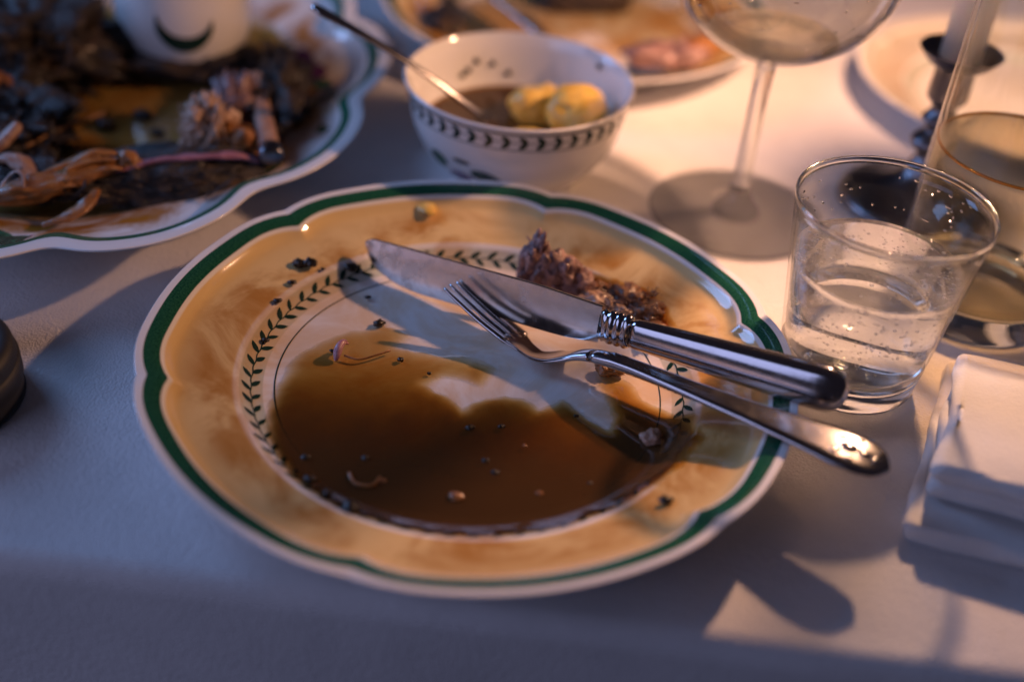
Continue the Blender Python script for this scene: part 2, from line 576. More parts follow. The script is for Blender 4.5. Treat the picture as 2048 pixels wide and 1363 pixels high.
def lump(center, size, seed=0, sub=4, amp=0.25, freq=1.2, rot=(0, 0, 0), stretch=(1, 1, 1), fine=0.08):
    """irregular displaced blob; verts, faces in cm"""
    V0, F = ico(sub)
    R = Matrix.Rotation(rot[2], 3, 'Z') @ Matrix.Rotation(rot[1], 3, 'Y') @ Matrix.Rotation(rot[0], 3, 'X')
    off = Vector((seed * 7.31, seed * 3.17, seed * 1.93))
    V = []
    for v in V0:
        q = Vector((v.x * stretch[0], v.y * stretch[1], v.z * stretch[2])) * freq + off
        d = 1 + amp * noise.fractal(q, 0.9, 2.0, 3) + fine * noise.fractal(q * 4.5, 0.8, 2.0, 3)
        p = R @ Vector((v.x * size[0] * d, v.y * size[1] * d, v.z * size[2] * d))
        V.append(tuple(Vector(center) + p))
    return V, F

# ================================================================== tablecloth
def edge_y(x):
    return -11.45 - 0.045 * x

def crease(x, y):
    # ironed fold lines and a few soft drag wrinkles; flat under the plates
    h = 0.0
    for (x0, y0, an, w, a) in ((-15.5, -6, rad(78), .30, .05), (17.5, -9, rad(-62), .35, .06), (-19, 1, rad(28), .5, .05), (9.5, 21, rad(12), .6, .05), (14.5, -9.2, rad(35), .4, .035), (-12, -9, rad(-12), .45, .04)):
        d = -(x - x0) * math.sin(an) + (y - y0) * math.cos(an)
        t = (x - x0) * math.cos(an) + (y - y0) * math.sin(an)
        h += a * math.exp(-(d / w) ** 2) * math.exp(-(t / 6.5) ** 2)
    return h

def build_cloth():
    xs = sorted(set(np.concatenate([np.linspace(-130, -30, 18), np.linspace(-30, 30, 90), np.linspace(30, 130, 18)]).round(3)))
    prof = []          # (distance inward from edge, z)
    for d in np.concatenate([np.linspace(150, 60, 8), np.linspace(55, 1.6, 70)]):
        prof.append((d, 0.0))
    r = 0.9
    for a in np.linspace(0, 90, 9):
        prof.append((r * (1 - math.sin(rad(a))), -r * (1 - math.cos(rad(a)))))
    for z in np.linspace(-2.2, -45, 26):
        prof.append((0.0, z))
    V = []
    for x in xs:
        for d, z in prof:
            y = edge_y(x) + d
            if z == 0.0:
                zz = -0.06 + 0.05 * noise.noise(Vector((x * 0.12, y * 0.12, 0))) + crease(x, y)
                V.append((x, y, zz))
            else:
                hang = min(1.0, max(0.0, -z / 25))
                w = hang * 1.6 * math.sin(x * 0.28 + 0.8 * noise.noise(Vector((x * .05, 0, 3)))) + 0.12 * noise.noise(Vector((x * 0.2, z * 0.2, 5)))
                V.append((x, y - hang * 1.0 + w * 0.5, z - 0.035))
    n = len(prof)
    F = [(i * n + j, i * n + j + 1, (i + 1) * n + j + 1, (i + 1) * n + j) for i in range(len(xs) - 1) for j in range(n - 1)]
    o = mk('tablecloth', V, F, M['cloth'])
    recalc(o)
    o['kind'] = 'structure'
build_cloth()

# ================================================================== plates
def plate_profile_z(r):
    """height of the top face of the dinner plate"""
    pts = PLATE_TOP
    for (r0, z0), (r1, z1) in zip(pts, pts[1:]):
        if r <= r1:
            t = (r - r0) / (r1 - r0) if r1 > r0 else 0
            return z0 + (z1 - z0) * t
    return pts[-1][1]

PLATE_TOP = smooth_profile([(0, .50), (3.5, .50), (7.2, .50), (7.9, .54), (8.4, .68), (8.85, .92), (9.2, 1.16), (9.5, 1.27), (10.2, 1.45), (10.9, 1.62), (11.3, 1.73), (11.5, 1.84), (11.68, 2.02), (11.85, 2.20), (12.05, 2.33), (12.3, 2.43), (12.55, 2.50), (12.72, 2.53)], 3)

def build_plate_mesh(name, material, parent, n=720, cusps=6, phase=rad(16.793), soft=False, k=1.0, garland=True):
    def cshape(a):
        per = 2 * math.pi / cusps
        d = abs((a - phase + per / 2) % per - per / 2)
        dd = math.degrees(d)
        if soft:
            return math.exp(-(dd / 5.0) ** 2), 0.5 - 0.5 * math.cos(math.pi * dd / (math.degrees(per) / 2))
        sh = math.exp(-((dd ** 2 + 0.25) ** 0.5) / 2.9)
        return sh, math.exp(-((dd - 8.5) / 6.5) ** 2)
    rings = []   # (kind, r or rho, z)
    for r, z in PLATE_TOP:
        if r < 9.5:
            rings.append(('r', r, z))
    for f in (0.12, 0.25, 0.4, 0.55, 0.66, 0.74, 0.79, 0.83, 0.87, 0.91, 0.95, 0.98):
        rings.append(('panel', f, None))
    for q in (-0.001, 0.05, 0.2, 0.4, 0.6, 0.8, 0.95, 1.0):
        rings.append(('rho', q, None))
    for q in (1.3, 1.6, 1.85):
        rings.append(('rho', q, None))
    und = [(12.79, 2.545), (12.82, 2.51), (12.79, 2.45), (12.62, 2.34), (12.2, 2.10), (11.2, 1.68), (10.2, 1.30), (9.3, .85), (8.7, .40), (8.45, .12), (8.3, 0.0), (8.0, 0.0), (7.85, .15), (7.6, .22), (4, .22), (0, .22)]
    V, rho, rad_, top, ang = [], [], [], [], []
    for i in range(n):
        a = 2 * math.pi * i / n
        c, sh = cshape(a)
        if soft:
            rin, rout, redge = 11.72 - .55 * c + 0.46 * sh, 12.20 - .52 * c + 0.46 * sh, 12.80 - .48 * c + .46 * sh
        else:
            rin, rout, redge = 11.84 - .36 * c + .10 * sh, 12.49 - .22 * c + .07 * sh, 12.78 - .13 * c + .05 * sh
        for kind, q, z in rings:
            if kind == 'r':
                r = q
            elif kind == 'panel':
                r = 9.5 + (rin - 9.5) * q
            elif q <= 1:
                r = rin + (rout - rin) * q
            else:
                r = rout + (redge - rout) * (q - 1)
            if z is None:
                wt = max(0.0, min(1.0, (r - 9.6) / 1.6))
                z = plate_profile_z(min(12.72, r + (11.9 - rin) * wt))
                w = max(0.0, min(1.0, (r - 9.6) / 2.0))
                z += -0.10 * w * c + 0.035 * w * sh
                if kind == 'rho' and q > 1.5:
                    z -= 0.0
            V.append((r * math.cos(a) * k, r * math.sin(a) * k, z * k))
            rho.append((r - rin) / (rout - rin) if q != 1 or kind != 'rho' else 1.0)
            rad_.append(r); top.append(1.0); ang.append(math.degrees(a))
        for r, z in und:
            w = max(0.0, min(1.0, (r - 9.6) / 2.0))
            r2 = r + w * (redge - 12.80)
            V.append((r2 * math.cos(a) * k, r2 * math.sin(a) * k, (z + w * (-0.10 * c + 0.035 * sh)) * k))
            rho.append(2.0); rad_.append(r); top.append(0.0); ang.append(math.degrees(a))
    kk = len(rings) + len(und)
    F = []
    for i in range(n):
        j = (i + 1) % n
        for q in range(kk - 1):
            F.append((i * kk + q, j * kk + q, j * kk + q + 1, i * kk + q + 1))
    o = mk(name, V, F, material, parent, attrs={'rho': rho, 'radius': rad_, 'topside': top, 'angle': ang})
    if garland:
        build_garland(o, k)
    return o

def build_garland(parent, k, r0=8.62, count=69):
    V, F = [], []
    def put(r, a):
        V.append((r * math.cos(a) * k, r * math.sin(a) * k, (plate_profile_z(r) + 0.014) * k))
        return len(V) - 1
    def strip(rc, w, n=360, wob=0.0):
        base = len(V)
        for i in range(n):
            a = 2 * math.pi * i / n
            rr = rc + wob * math.sin(count * a)
            put(rr - w, a); put(rr + w, a)
        for i in range(n):
            j = (i + 1) % n
            F.append((base + 2 * i, base + 2 * i + 1, base + 2 * j + 1, base + 2 * j))
    strip(7.74, 0.026)
    strip(r0, 0.022, 720, 0.02)
    rnd = random.Random(3)
    for i in range(count):
        a0 = 2 * math.pi * i / count
        for side in (-1, 1):
            ln, wd = 0.60 * rnd.uniform(.9, 1.08), 0.105 * rnd.uniform(.88, 1.1)
            th = rad(36 * rnd.uniform(.85, 1.15)) * side
            aa = a0 + (0.012 if side > 0 else -0.02)
            idx = []
            pr = [(0.04, .12), (.2, .7), (.45, 1.0), (.7, .82), (.9, .35), (1.0, 0.0)]
            pts = [(t, w) for t, w in pr] + [(t, -w) for t, w in reversed(pr[:-1])]
            for t, w in pts:
                u, v = t * ln, w * wd
                tx = u * math.cos(th) - v * math.sin(th)      # along growth (clockwise)
                ry = u * math.sin(th) + v * math.cos(th)
                idx.append(put(r0 + ry, aa - tx / r0))
            F.append(tuple(idx))
    o = mk('leaf_garland', V, F, M['print_green'], parent, smooth_=False)
    o['label'] = 'dark green painted leaf garland with a thin inner line'
    return o

plate = thing('dinner_plate', 'scalloped yellow-rimmed dinner plate with green edge, holding gravy, knife and fork', 'plate')
build_plate_mesh('plate_body', M['plate'], plate)

bplate = thing('dinner_plate', 'blurred scalloped plate with meat leftovers behind the bowl', 'plate', (3.9, 37.9, 0), rad(25))
build_plate_mesh('plate_body', M['plate_back'], bplate, n=240)

splate = thing('side_plate', 'plain cream side plate behind the candlestick', 'plate', (32.4, 31.2, 0), rad(8))
build_plate_mesh('plate_body', M['plate_side'], splate, n=200, k=0.86, garland=False)

PLAT = (-21.5, 21.4)
PSY = 1.30
PK = 14.7 / 12.85
platter = thing('serving_platter', 'large oval white scalloped platter with green line, loaded with dark roast remains', 'platter', (*PLAT, 0))
pbody = build_plate_mesh('platter_body', M['platter'], platter, n=360, cusps=10, phase=rad(-4), soft=True, k=PK, garland=False)
platter.scale = (1, PSY, 1)

def platter_z(x, y):
    return plate_profile_z(min(12.6, math.hypot(x - PLAT[0], (y - PLAT[1]) / PSY) / PK)) * PK

def platter_print(name, x, y, ln, wd, ang, material):
    pts, n = [], 12
    V, F = [], []
    lx, ly = x - PLAT[0], (y - PLAT[1]) / PSY
    for ring in (0, .5, 1.0):
        for i in range(n):
            a = 2 * math.pi * i / n
            u, v = ring * ln * math.cos(a), ring * wd * math.sin(a) * (1 - .35 * math.cos(a))
            px, py = lx + u * math.cos(ang) - v * math.sin(ang), ly + u * math.sin(ang) + v * math.cos(ang)
            V.append((px, py, platter_z(px + PLAT[0], py * PSY + PLAT[1]) + .025))
    for q in range(2):
        for i in range(n):
            j = (i + 1) % n
            F.append((q * n + i, q * n + j, (q + 1) * n + j, (q + 1) * n + i))
    return mk(name, V, F, material, pbody)

for x, y, ln, wd, an, mt in [(-9.9, 21.3, 1.3, .55, 1.1, 'print_dark_leaf'), (-10.0, 20.7, .55, .4, .5, 'print_pink'),
                             (-11.2, 25.6, 1.1, .7, 2.1, 'print_purple'), (-12.3, 27.3, 1.2, .8, 1.8, 'print_purple'), (-10.6, 24.0, 1.0, .4, 2.6, 'print_leaf'),
                             (-19.4, 5.35, 1.9, .45, .1, 'print_dark_leaf'), (-18.9, 5.9, 1.1, .3, .15, 'print_pink'),
                             (-21.0, 5.6, 1.0, .35, -.4, 'print_leaf'), (-11.0, 13.4, .9, .35, .9, 'print_dark_leaf'), (-9.1, 18.2, .7, .35, 1.4, 'print_leaf')]:
    platter_print('painted_petal' if mt in ('print_pink', 'print_purple') else 'painted_leaf', x, y, ln, wd, an, M[mt])

# ================================================================== gravy pools
def poly_sd(P, X, Y):
    """signed distance, positive inside"""
    P = np.asarray(P, float)
    d = np.full(X.shape, 1e9)
    inside = np.zeros(X.shape, bool)
    for i in range(len(P)):
        a, b = P[i - 1], P[i]
        ex, ey = b - a
        wx, wy = X - a[0], Y - a[1]
        t = np.clip((wx * ex + wy * ey) / (ex * ex + ey * ey + 1e-12), 0, 1)
        d = np.minimum(d, np.hypot(wx - ex * t, wy - ey * t))
        c = ((a[1] > Y) != (b[1] > Y)) & (X < (b[0] - a[0]) * (Y - a[1]) / (b[1] - a[1] + 1e-12) + a[0])
        inside ^= c
    return np.where(inside, d, -d)

def gravy_pool(name, poly, label, material, center=(0, 0), step=0.11, zf=plate_profile_z, depth_fn=None, soft=0.7, base=0.0, thick=0.13, seed=0.0, grow=0.0):
    P = np.asarray(poly)
    x0, y0 = P.min(0) - .9
    x1, y1 = P.max(0) + .9
    xs, ys = np.arange(x0, x1, step), np.arange(y0, y1, step)
    X, Y = np.meshgrid(xs, ys, indexing='ij')
    sd = poly_sd(P, X, Y)
    nz = np.array([[noise.fractal(Vector((x * .9 + seed, y * .9, seed)), 1.0, 2.0, 3) for y in ys] for x in xs])
    sd = sd + 0.16 * nz + grow * np.clip(-Y / 3.0, 0, 1)
    dep = np.clip((sd + 0.05) / soft, 0, 1)
    dep = (dep * dep * (3 - 2 * dep)) * .6 + dep * .4
    if depth_fn is not None:
        dep = dep * depth_fn(X, Y)
    dep = dep * (1 + 0.10 * nz)
    ok = sd > -0.05
    idx = -np.ones(X.shape, int)
    V, D, F = [], [], []
    for i in range(len(xs)):
        for j in range(len(ys)):
            if ok[i, j]:
                idx[i, j] = len(V)
                r = math.hypot(X[i, j], Y[i, j])
                z = zf(r) + 0.02 + base + thick * min(1.0, max(0.0, sd[i, j] / 0.5)) ** 0.5
                V.append((X[i, j], Y[i, j], z))
                D.append(max(0.0, dep[i, j]))
    for i in range(len(xs) - 1):
        for j in range(len(ys) - 1):
            q = (idx[i, j], idx[i + 1, j], idx[i + 1, j + 1], idx[i, j + 1])
            if min(q) >= 0:
                F.append(q)
    o = mk(name, V, F, material, None, attrs={'depth': D}, loc=(*center, 0))
    tag(o, label, 'gravy')
    return o

POOL = [(-7.27, -1.95), (-7.40, 0.09), (-6.59, 1.71), (-5.29, 2.67), (-3.45, 3.22), (-2.64, 2.70), (-3.16, 1.85), (-1.78, 1.64), (-0.32, 1.64), (1.18, 0.94), (0.44, -0.23), (-1.10, 0.07), (-1.75, -0.53), (-0.88, -1.16), (-0.16, -2.37), (0.33, -1.43), (1.48, -0.78), (2.19, -0.91), (2.82, -1.68), (3.39, -1.21), (3.78, -0.79), (4.69, -2.03), (5.27, -2.63), (5.81, -2.68), (6.03, -1.56), (5.49, -0.40), (5.09, 0.59), (5.06, 1.38), (5.83, 1.58), (6.57, 0.70), (7.11, -0.28), (7.97, -1.09), (8.67, -1.66), (8.62, -3.12), (7.68, -4.61), (5.78, -6.40), (3.11, -7.95), (0.68, -8.45), (-1.79, -8.25), (-3.83, -7.60), (-5.68, -6.20), (-6.90, -4.22)]
gravy_pool('gravy_pool', POOL, 'thin brown gravy pooled across the well of the yellow-rimmed plate', M['gravy'], grow=0.5,
           depth_fn=lambda X, Y: np.clip(0.68 - 0.27 * (Y - 0.5), 0.48, 2.7) + 0.55 * np.exp(-((X - 6.6) ** 2 + (Y + 2.4) ** 2) / 2.2))
WP = [(9.25 * math.cos(rad(a)), 9.25 * math.sin(rad(a))) for a in range(134, 190, 4)] + [(8.55 * math.cos(rad(a)), 8.55 * math.sin(rad(a))) for a in range(188, 130, -4)]
gl_ = gravy_pool('gravy_smear', WP, 'glistening thin gravy residue on the left inner wall of the plate well', M['gravy'], soft=1.2, seed=21.0, step=.07, depth_fn=lambda X, Y: .30 + 0 * X, thick=.03)
for v_ in gl_.data.vertices:
    q_ = v_.co * 100
    v_.co.z += S * .035 * noise.fractal(Vector((q_.x * 4.5, q_.y * 4.5, 3)), .7, 2.0, 3)
SC = [(1.6, 7.6), (2.6, 6.2), (4.4, 5.6), (6.0, 4.2), (7.6, 3.6), (8.5, 3.9), (8.2, 5.2), (7.4, 6.4), (6.0, 7.2), (4.4, 8.0), (2.6, 8.6)]
gravy_pool('gravy_smear', SC, 'dark gravy smear under the shredded meat on the plate', M['gravy_dark'], soft=0.6, seed=4.0)
BP = [(-8, -2), (-7.5, 3), (-4, 6), (0, 7), (4, 7.5), (7.6, 4), (8.4, -1), (7.4, -5), (3, -4.5), (1.5, -1), (-1.5, -2.5), (-4, -6.5), (-6.5, -5)]
gravy_pool('gravy_pool', BP, 'brown gravy smeared over the blurred plate behind the bowl', M['gravy'], center=(3.9, 37.9), step=0.3, seed=9.0,
           depth_fn=lambda X, Y: 0.28 + 0.0 * X)
PP = [(-10, -4), (-8, -9), (-2, -10.2), (4, -9.6), (8.6, -6), (10, -1), (9.6, 4), (7, 8), (2, 10), (-6, 9), (-10, 4)]
pj_ = gravy_pool('gravy_pool', PP, 'brown juices covering the bottom of the serving platter', M['gravy'], center=PLAT, step=0.3, seed=14.0,
           zf=lambda r: plate_profile_z(r / PK) * PK, depth_fn=lambda X, Y: 0.62 + 0.0 * X)
pj_.scale = (1, PSY, 1)

# ================================================================== cutlery
def frame(T, E, roll):
    X = (Vector(E) - Vector(T)).normalized()
    H = Vector((0, 0, 1)).cross(X).normalized()      # horizontal, left of travel
    Z = X.cross(H)
    Y2 = H * math.cos(roll) + Z * math.sin(roll)      # width axis
    Z2 = -H * math.sin(roll) + Z * math.cos(roll)     # thickness axis
    return X, Y2, Z2

def section(c, Y, Z, w, t, n=20, p=2.6):
    out = []
    for i in range(n):
        a = 2 * math.pi * i / n
        ca, sa = math.cos(a), math.sin(a)
        out.append(c + Y * (w * math.copysign(abs(ca) ** (2 / p), ca)) + Z * (t * math.copysign(abs(sa) ** (2 / p), sa)))
    return out

def build_knife(T, E, roll, label):
    T, E = Vector(T), Vector(E)
    X, Y, Z = frame(T, E, roll)
    Ltot = (E - T).length
    root = thing('table_knife', label, 'knife', T)
    o0 = T
    at = lambda s, y=0.0, z=0.0: X * s + Y * y + Z * z
    Bl = Ltot * 0.535
    # blade: Y>0 is the spine, Y<0 the edge; local coordinates relative to T
    secs = []
    for s in np.concatenate([np.linspace(0.0, 2.2, 14), np.linspace(2.6, Bl, 18)]):
        sp = 0.93 - 0.0 * s
        sp -= 0.20 * max(0, (1.0 - s / 0.55)) ** 2
        ed = -0.98
        if s < 3.4:
            ed = -0.98 + 1.55 * (1 - math.sqrt(max(0, 1 - (1 - s / 3.4) ** 2.2)))
        f = s / Bl
        sp = sp - 0.16 * max(0, f - .75) / .25
        ed = ed + 0.17 * max(0, f - .85) / .15
        ed = min(ed, sp - 0.05)
        th = 0.085 + 0.06 * f
        sec = [at(s, sp, -th), at(s, sp + .03, -th * .5), at(s, sp + .03, th * .5), at(s, sp, th), at(s, sp - 0.05 * (sp - ed), th),
               at(s, ed + .35 * (sp - ed), th * .72), at(s, ed + .08, th * .25), at(s, ed, 0.0), at(s, ed + .08, -th * .25), at(s, ed + .35 * (sp - ed), -th * .72), at(s, sp - .05 * (sp - ed), -th)]
        secs.append(sec)
    V, F = loft(secs)
    b = recalc(mk('blade', V, F, M['blade'], root))
    md = b.modifiers.new('edge', 'EDGE_SPLIT'); md.split_angle = rad(40)
    # bolster with rings
    secs = []
    rings = [(0, .66, .17), (.12, .70, .22), (.22, .76, .30), (.30, .70, .30), (.38, .70, .31), (.46, .78, .37), (.56, .80, .39), (.66, .78, .37), (.72, .70, .32), (.80, .78, .38), (.90, .80, .40), (1.0, .78, .38), (1.06, .70, .33), (1.14, .78, .38), (1.24, .80, .40), (1.34, .76, .38), (1.42, .70, .34)]
    for s, w, t in rings:
        secs.append(section(at(Bl + s - .05), Y, Z, w * .92, t, 24, 2.4))
    V, F = loft(secs)
    recalc(mk('bolster', V, F, M['steel'], root))
    # hollow handle
    secs = []
    h0 = Bl + 1.32
    Lh = Ltot - h0
    for f in np.concatenate([np.linspace(0, .9, 26), 1 - .1 * (1 - np.sin(np.linspace(.1, 1, 10) * math.pi / 2))]):
        w = 0.62 + 0.34 * f
        t = 0.36 + 0.24 * f
        if f > .86:
            q = (f - .86) / .14
            g = math.sqrt(max(0.0, 1 - q ** 2.6))
            w *= max(g, .05); t *= max(g, .05)
        if f < .05:
            w *= .94 + .06 * f / .05; t *= .92 + .08 * f / .05
        c = at(h0 + f * Lh)
        sec = []
        n = 40
        for i in range(n):
            a = 2 * math.pi * i / n
            ca, sa = math.cos(a), math.sin(a)
            y = w * math.copysign(abs(ca) ** .8, ca)
            z = t * math.copysign(abs(sa) ** .8, sa)
            # raised border thread and slightly hollow panel on the faces
            e = abs(y) / max(w, 1e-4)
            z *= 1.0 + .05 * math.exp(-((e - .70) / .12) ** 2)
            sec.append(c + Y * y + Z * z)
        secs.append(sec)
    V, F = loft(secs)
    h = recalc(mk('handle', V, F, M['steel'], root))
    h['label'] = 'rounded hollow steel knife handle with a raised border'
    # collar ornament where handle meets bolster
    V, F = tube([at(h0 + .12 - .22 * math.cos(t_), .46 * math.sin(t_) , .40 + .0 * t_) for t_ in np.linspace(-1.6, 1.6, 15)], .045, 6)
    recalc(mk('collar_scroll', V, F, M['steel'], h))
    return root

build_knife((-5.35, 7.25, 1.26), (14.25, -2.35, 3.36), rad(73), 'table knife leaning on its edge across the gravy plate')
build_knife((2.2, 31.6, 2.3), (-6.0, 43.5, 3.0), rad(20), 'blurred knife lying on the plate behind the bowl')

def build_fork():
    T, E = Vector((-1.15, 4.62, 0)), Vector((15.15, -5.95, 0))
    X = (E - T).normalized()
    H = Vector((0, 0, 1)).cross(X).normalized()
    UP = Vector((0, 0, 1))
    Lf = (E - T).length
    zk = [(0, 2.05), (1.0, 1.62), (2.2, 1.17), (3.4, .86), (4.4, .74), (5.2, .82), (6.0, 1.20), (6.8, 1.66), (7.8, 1.98), (9.5, 2.22), (12, 2.47), (14.5, 2.72), (17, 2.98), (18.4, 3.05), (19.4, 2.98)]
    def zc(s):
        for (a, za), (b, zb) in zip(zk, zk[1:]):
            if s <= b:
                i = zk.index((a, za))
                m0 = (zb - zk[i - 1][1]) / (b - zk[i - 1][0]) if i > 0 else (zb - za) / (b - a)
                m1 = (zk[i + 2][1] - za) / (zk[i + 2][0] - a) if i + 2 < len(zk) else (zb - za) / (b - a)
                t, h = (s - a) / (b - a), b - a
                return (2 * t ** 3 - 3 * t ** 2 + 1) * za + (t ** 3 - 2 * t ** 2 + t) * h * m0 + (-2 * t ** 3 + 3 * t ** 2) * zb + (t ** 3 - t ** 2) * h * m1
        return zk[-1][1]
    root = thing('table_fork', 'steel fork lying tines up beside the knife on the gravy plate', 'fork', T)
    def fr(s):
        c = X * s + UP * zc(s)
        d = (X * .02 + UP * (zc(s + .01) - zc(s - .01))).normalized()
        rl = rad(26) * max(0.0, min(1.0, (8 - s) / 4))
        Y = H * math.cos(rl) - UP * math.sin(rl)
        Y = (Y - d * Y.dot(d)).normalized()
        return c, Y, d.cross(Y)
    def width(s):
        k = [(3.2, 1.30), (4.2, 1.32), (5.0, 1.14), (5.7, .80), (6.4, .46), (7.2, .36), (9, .36), (11.5, .46), (14, .62), (16.2, .88), (17.6, 1.08), (18.5, 1.02), (19.0, .78), (19.3, .42), (19.42, .08)]
        return float(np.interp(s, [a for a, b in k], [b for a, b in k]))
    def thick(s):
        return float(np.interp(s, [3, 5, 6.4, 7.4, 9.5, 13, 17, 19, 19.42], [.10, .11, .17, .24, .22, .17, .16, .15, .06]))
    def secs(a, b, n):
        out = []
        for s in np.linspace(a, b, n):
            c, Y, Z = fr(s)
            w, t = width(s), thick(s)
            sec = []
            m_ = 24
            for i in range(m_):
                an = 2 * math.pi * i / m_
                ca, sa = math.cos(an), math.sin(an)
                y = w * math.copysign(abs(ca) ** .85, ca)
                z = t * math.copysign(abs(sa) ** .75, sa)
                dish = -.22 * (1 - (y / 1.2) ** 2) * max(0.0, 1 - abs(s - 4.6) / 1.8)
                e = abs(y) / max(w, 1e-3)
                if s > 8:
                    z *= 1 + .25 * math.exp(-((e - .72) / .13) ** 2)
                sec.append(c + Y * y + Z * (z + dish))
            out.append(sec)
        return out
    V, F = loft(secs(3.15, 7.2, 30))
    head = recalc(mk('fork_head', V, F, M['steel'], root))
    V, F = loft(secs(7.2, 19.42, 60))
    hand = recalc(mk('fork_handle', V, F, M['steel'], root))
    for q in range(4):
        ss = []
        off = (-1.02 + 0.68 * q)
        for s in np.linspace(0.0 if q in (1, 2) else .08, 3.5, 22):
            c, Y, Z = fr(s)
            f = s / 3.5
            w = .085 + .165 * f ** .8
            t = .07 + .05 * f
            if s < .3:
                w *= .45 + .55 * s / .3
            dish = -.22 * (1 - (off / 1.2) ** 2) * max(0.0, 1 - abs(s - 4.6) / 1.8)
            ss.append(section(c + Y * (off * (1.0 + .0 * f)) + Z * dish, Y, Z, w, t, 10, 2.4))
        V, F = loft(ss)
        recalc(mk('tine', V, F, M['steel'], head))
    # relief ornament at the end of the handle
    for cx, cy, r in [(17.9, 0, .30), (18.45, 0, .24), (17.5, .42, .16), (17.5, -.42, .16), (18.1, .55, .13), (18.1, -.55, .13), (18.85, 0, .15)]:
        c, Y, Z = fr(cx)
        V0, F0 = ico(2)
        p = c + Y * cy + Z * (thick(cx) * .95)
        V = [p + X * (v.x * r * 1.2) + Y * (v.y * r) + Z * (v.z * r * .30) for v in V0]
        mk('relief_bead', V, F0, M['steel'], hand)
build_fork()

# ================================================================== food on the plate
def meat_heap(name, blobs, strands, material, label, base, cat='meat', sub=4):
    vf = [lump(Vector(c) - Vector(base), sz, sd, sub, amp, fq, rt_, st, fine) for c, sz, sd, amp, fq, rt_, st, fine in blobs]
    for pts, rr in strands:
        P = spline([Vector(p) - Vector(base) for p in pts], 4)
        n = len(P)
        vf.append(tube(P, [rr * (0.35 + 0.65 * math.sin(math.pi * (i + .6) / (n + .2))) for i in range(n)], 6))
    V, F = merge(*vf)
    o = mk(name, V, F, material, None, loc=base)
    return tag(o, label, cat)

rnd = random.Random(11)
def rand_strands(c, spread, n, ln, rr, dirv=(0.2, 0.4, 1.0), jit=0.8):
    out = []
    for _ in range(n):
        p = Vector(c) + Vector((rnd.uniform(-1, 1) * spread[0], rnd.uniform(-1, 1) * spread[1], rnd.uniform(-1, 1) * spread[2]))
        d = (Vector(dirv) + Vector((rnd.uniform(-1, 1), rnd.uniform(-1, 1), rnd.uniform(-1, 1))) * jit).normalized() * ln * rnd.uniform(.6, 1.3)
        k = Vector((rnd.uniform(-1, 1), rnd.uniform(-1, 1), rnd.uniform(-1, 1))) * ln * .18
        out.append(([p - d * .5, p + k, p + d * .5], rr * rnd.uniform(.6, 1.4)))
    return out

blobs = [((2.35, 7.3, 1.75), (.62, .6, 1.35), 1, .55, 1.6, (0, .12, 0), (1, 1, .55), .13),
         ((2.9, 7.1, 1.45), (.85, .8, 1.1), 2, .55, 1.7, (.2, -.2, .4), (1, 1, .6), .13),
         ((3.65, 6.9, 1.5), (.78, .75, 1.05), 3, .5, 1.8, (0, -.35, .13), (1, 1, .6), .13),
         ((4.3, 6.6, 1.2), (.8, .7, .75), 4, .5, 1.7, (0, -.5, 0), (1, 1, .7), .13),
         ((2.3, 7.1, 1.0), (.75, .65, .55), 5, .5, 1.6, (0, 0, 0), (1, 1, 1), .13),
         ((3.3, 6.5, .95), (1.0, .65, .45), 6, .5, 1.6, (0, 0, 0), (1, 1, 1), .13)]
st = rand_strands((2.4, 7.2, 1.9), (.5, .45, .8), 60, .5, .04, (0, .1, 1), .9) + rand_strands((3.3, 6.9, 1.4), (.9, .5, .5), 80, .5, .04, (-.3, .1, .9), 1.0)
meat_heap('shredded_meat', blobs, st, M['meat'], 'purplish shredded meat standing at the back of the gravy plate', (2.9, 7.0, .9))
blobs = [((5.6, 6.2, 1.05), (1.0, .65, .42), 11, .5, 1.5, (0, .1, -.3), (1, 1, 1), .25),
         ((6.6, 5.9, 1.2), (1.0, .7, .45), 12, .5, 1.6, (0, .1, -.5), (1, 1, 1), .25),
         ((7.35, 5.0, 1.15), (.75, .8, .38), 13, .5, 1.7, (0, 0, -.7), (1, 1, 1), .25),
         ((7.7, 4.0, 1.0), (.5, .8, .3), 14, .5, 1.7, (0, 0, -.2), (1, 1, 1), .25)]
st = rand_strands((6.6, 5.6, 1.35), (1.2, .9, .25), 130, .6, .035, (.8, -.7, .1), .9)
meat_heap('crisp_meat_scrap', blobs, st, M['meat_brown'], 'brown crisp meat scrap beside the shredded meat, behind the knife', (6.6, 5.4, .9))
blobs = [((5.15, 5.55, 1.0), (.95, .6, .5), 21, .35, 1.5, (0, 0, -.4), (1, 1, 1), .12), ((6.1, 5.05, 1.0), (.75, .5, .42), 22, .35, 1.5, (0, 0, -.5), (1, 1, 1), .12)]
meat_heap('fat_scrap', blobs, rand_strands((5.5, 5.3, 1.0), (.7, .4, .1), 20, .6, .05, (.8, -.4, .1), .6), M['meat_pale'], 'pale pink fatty scrap just behind the knife blade', (5.5, 5.3, .8))

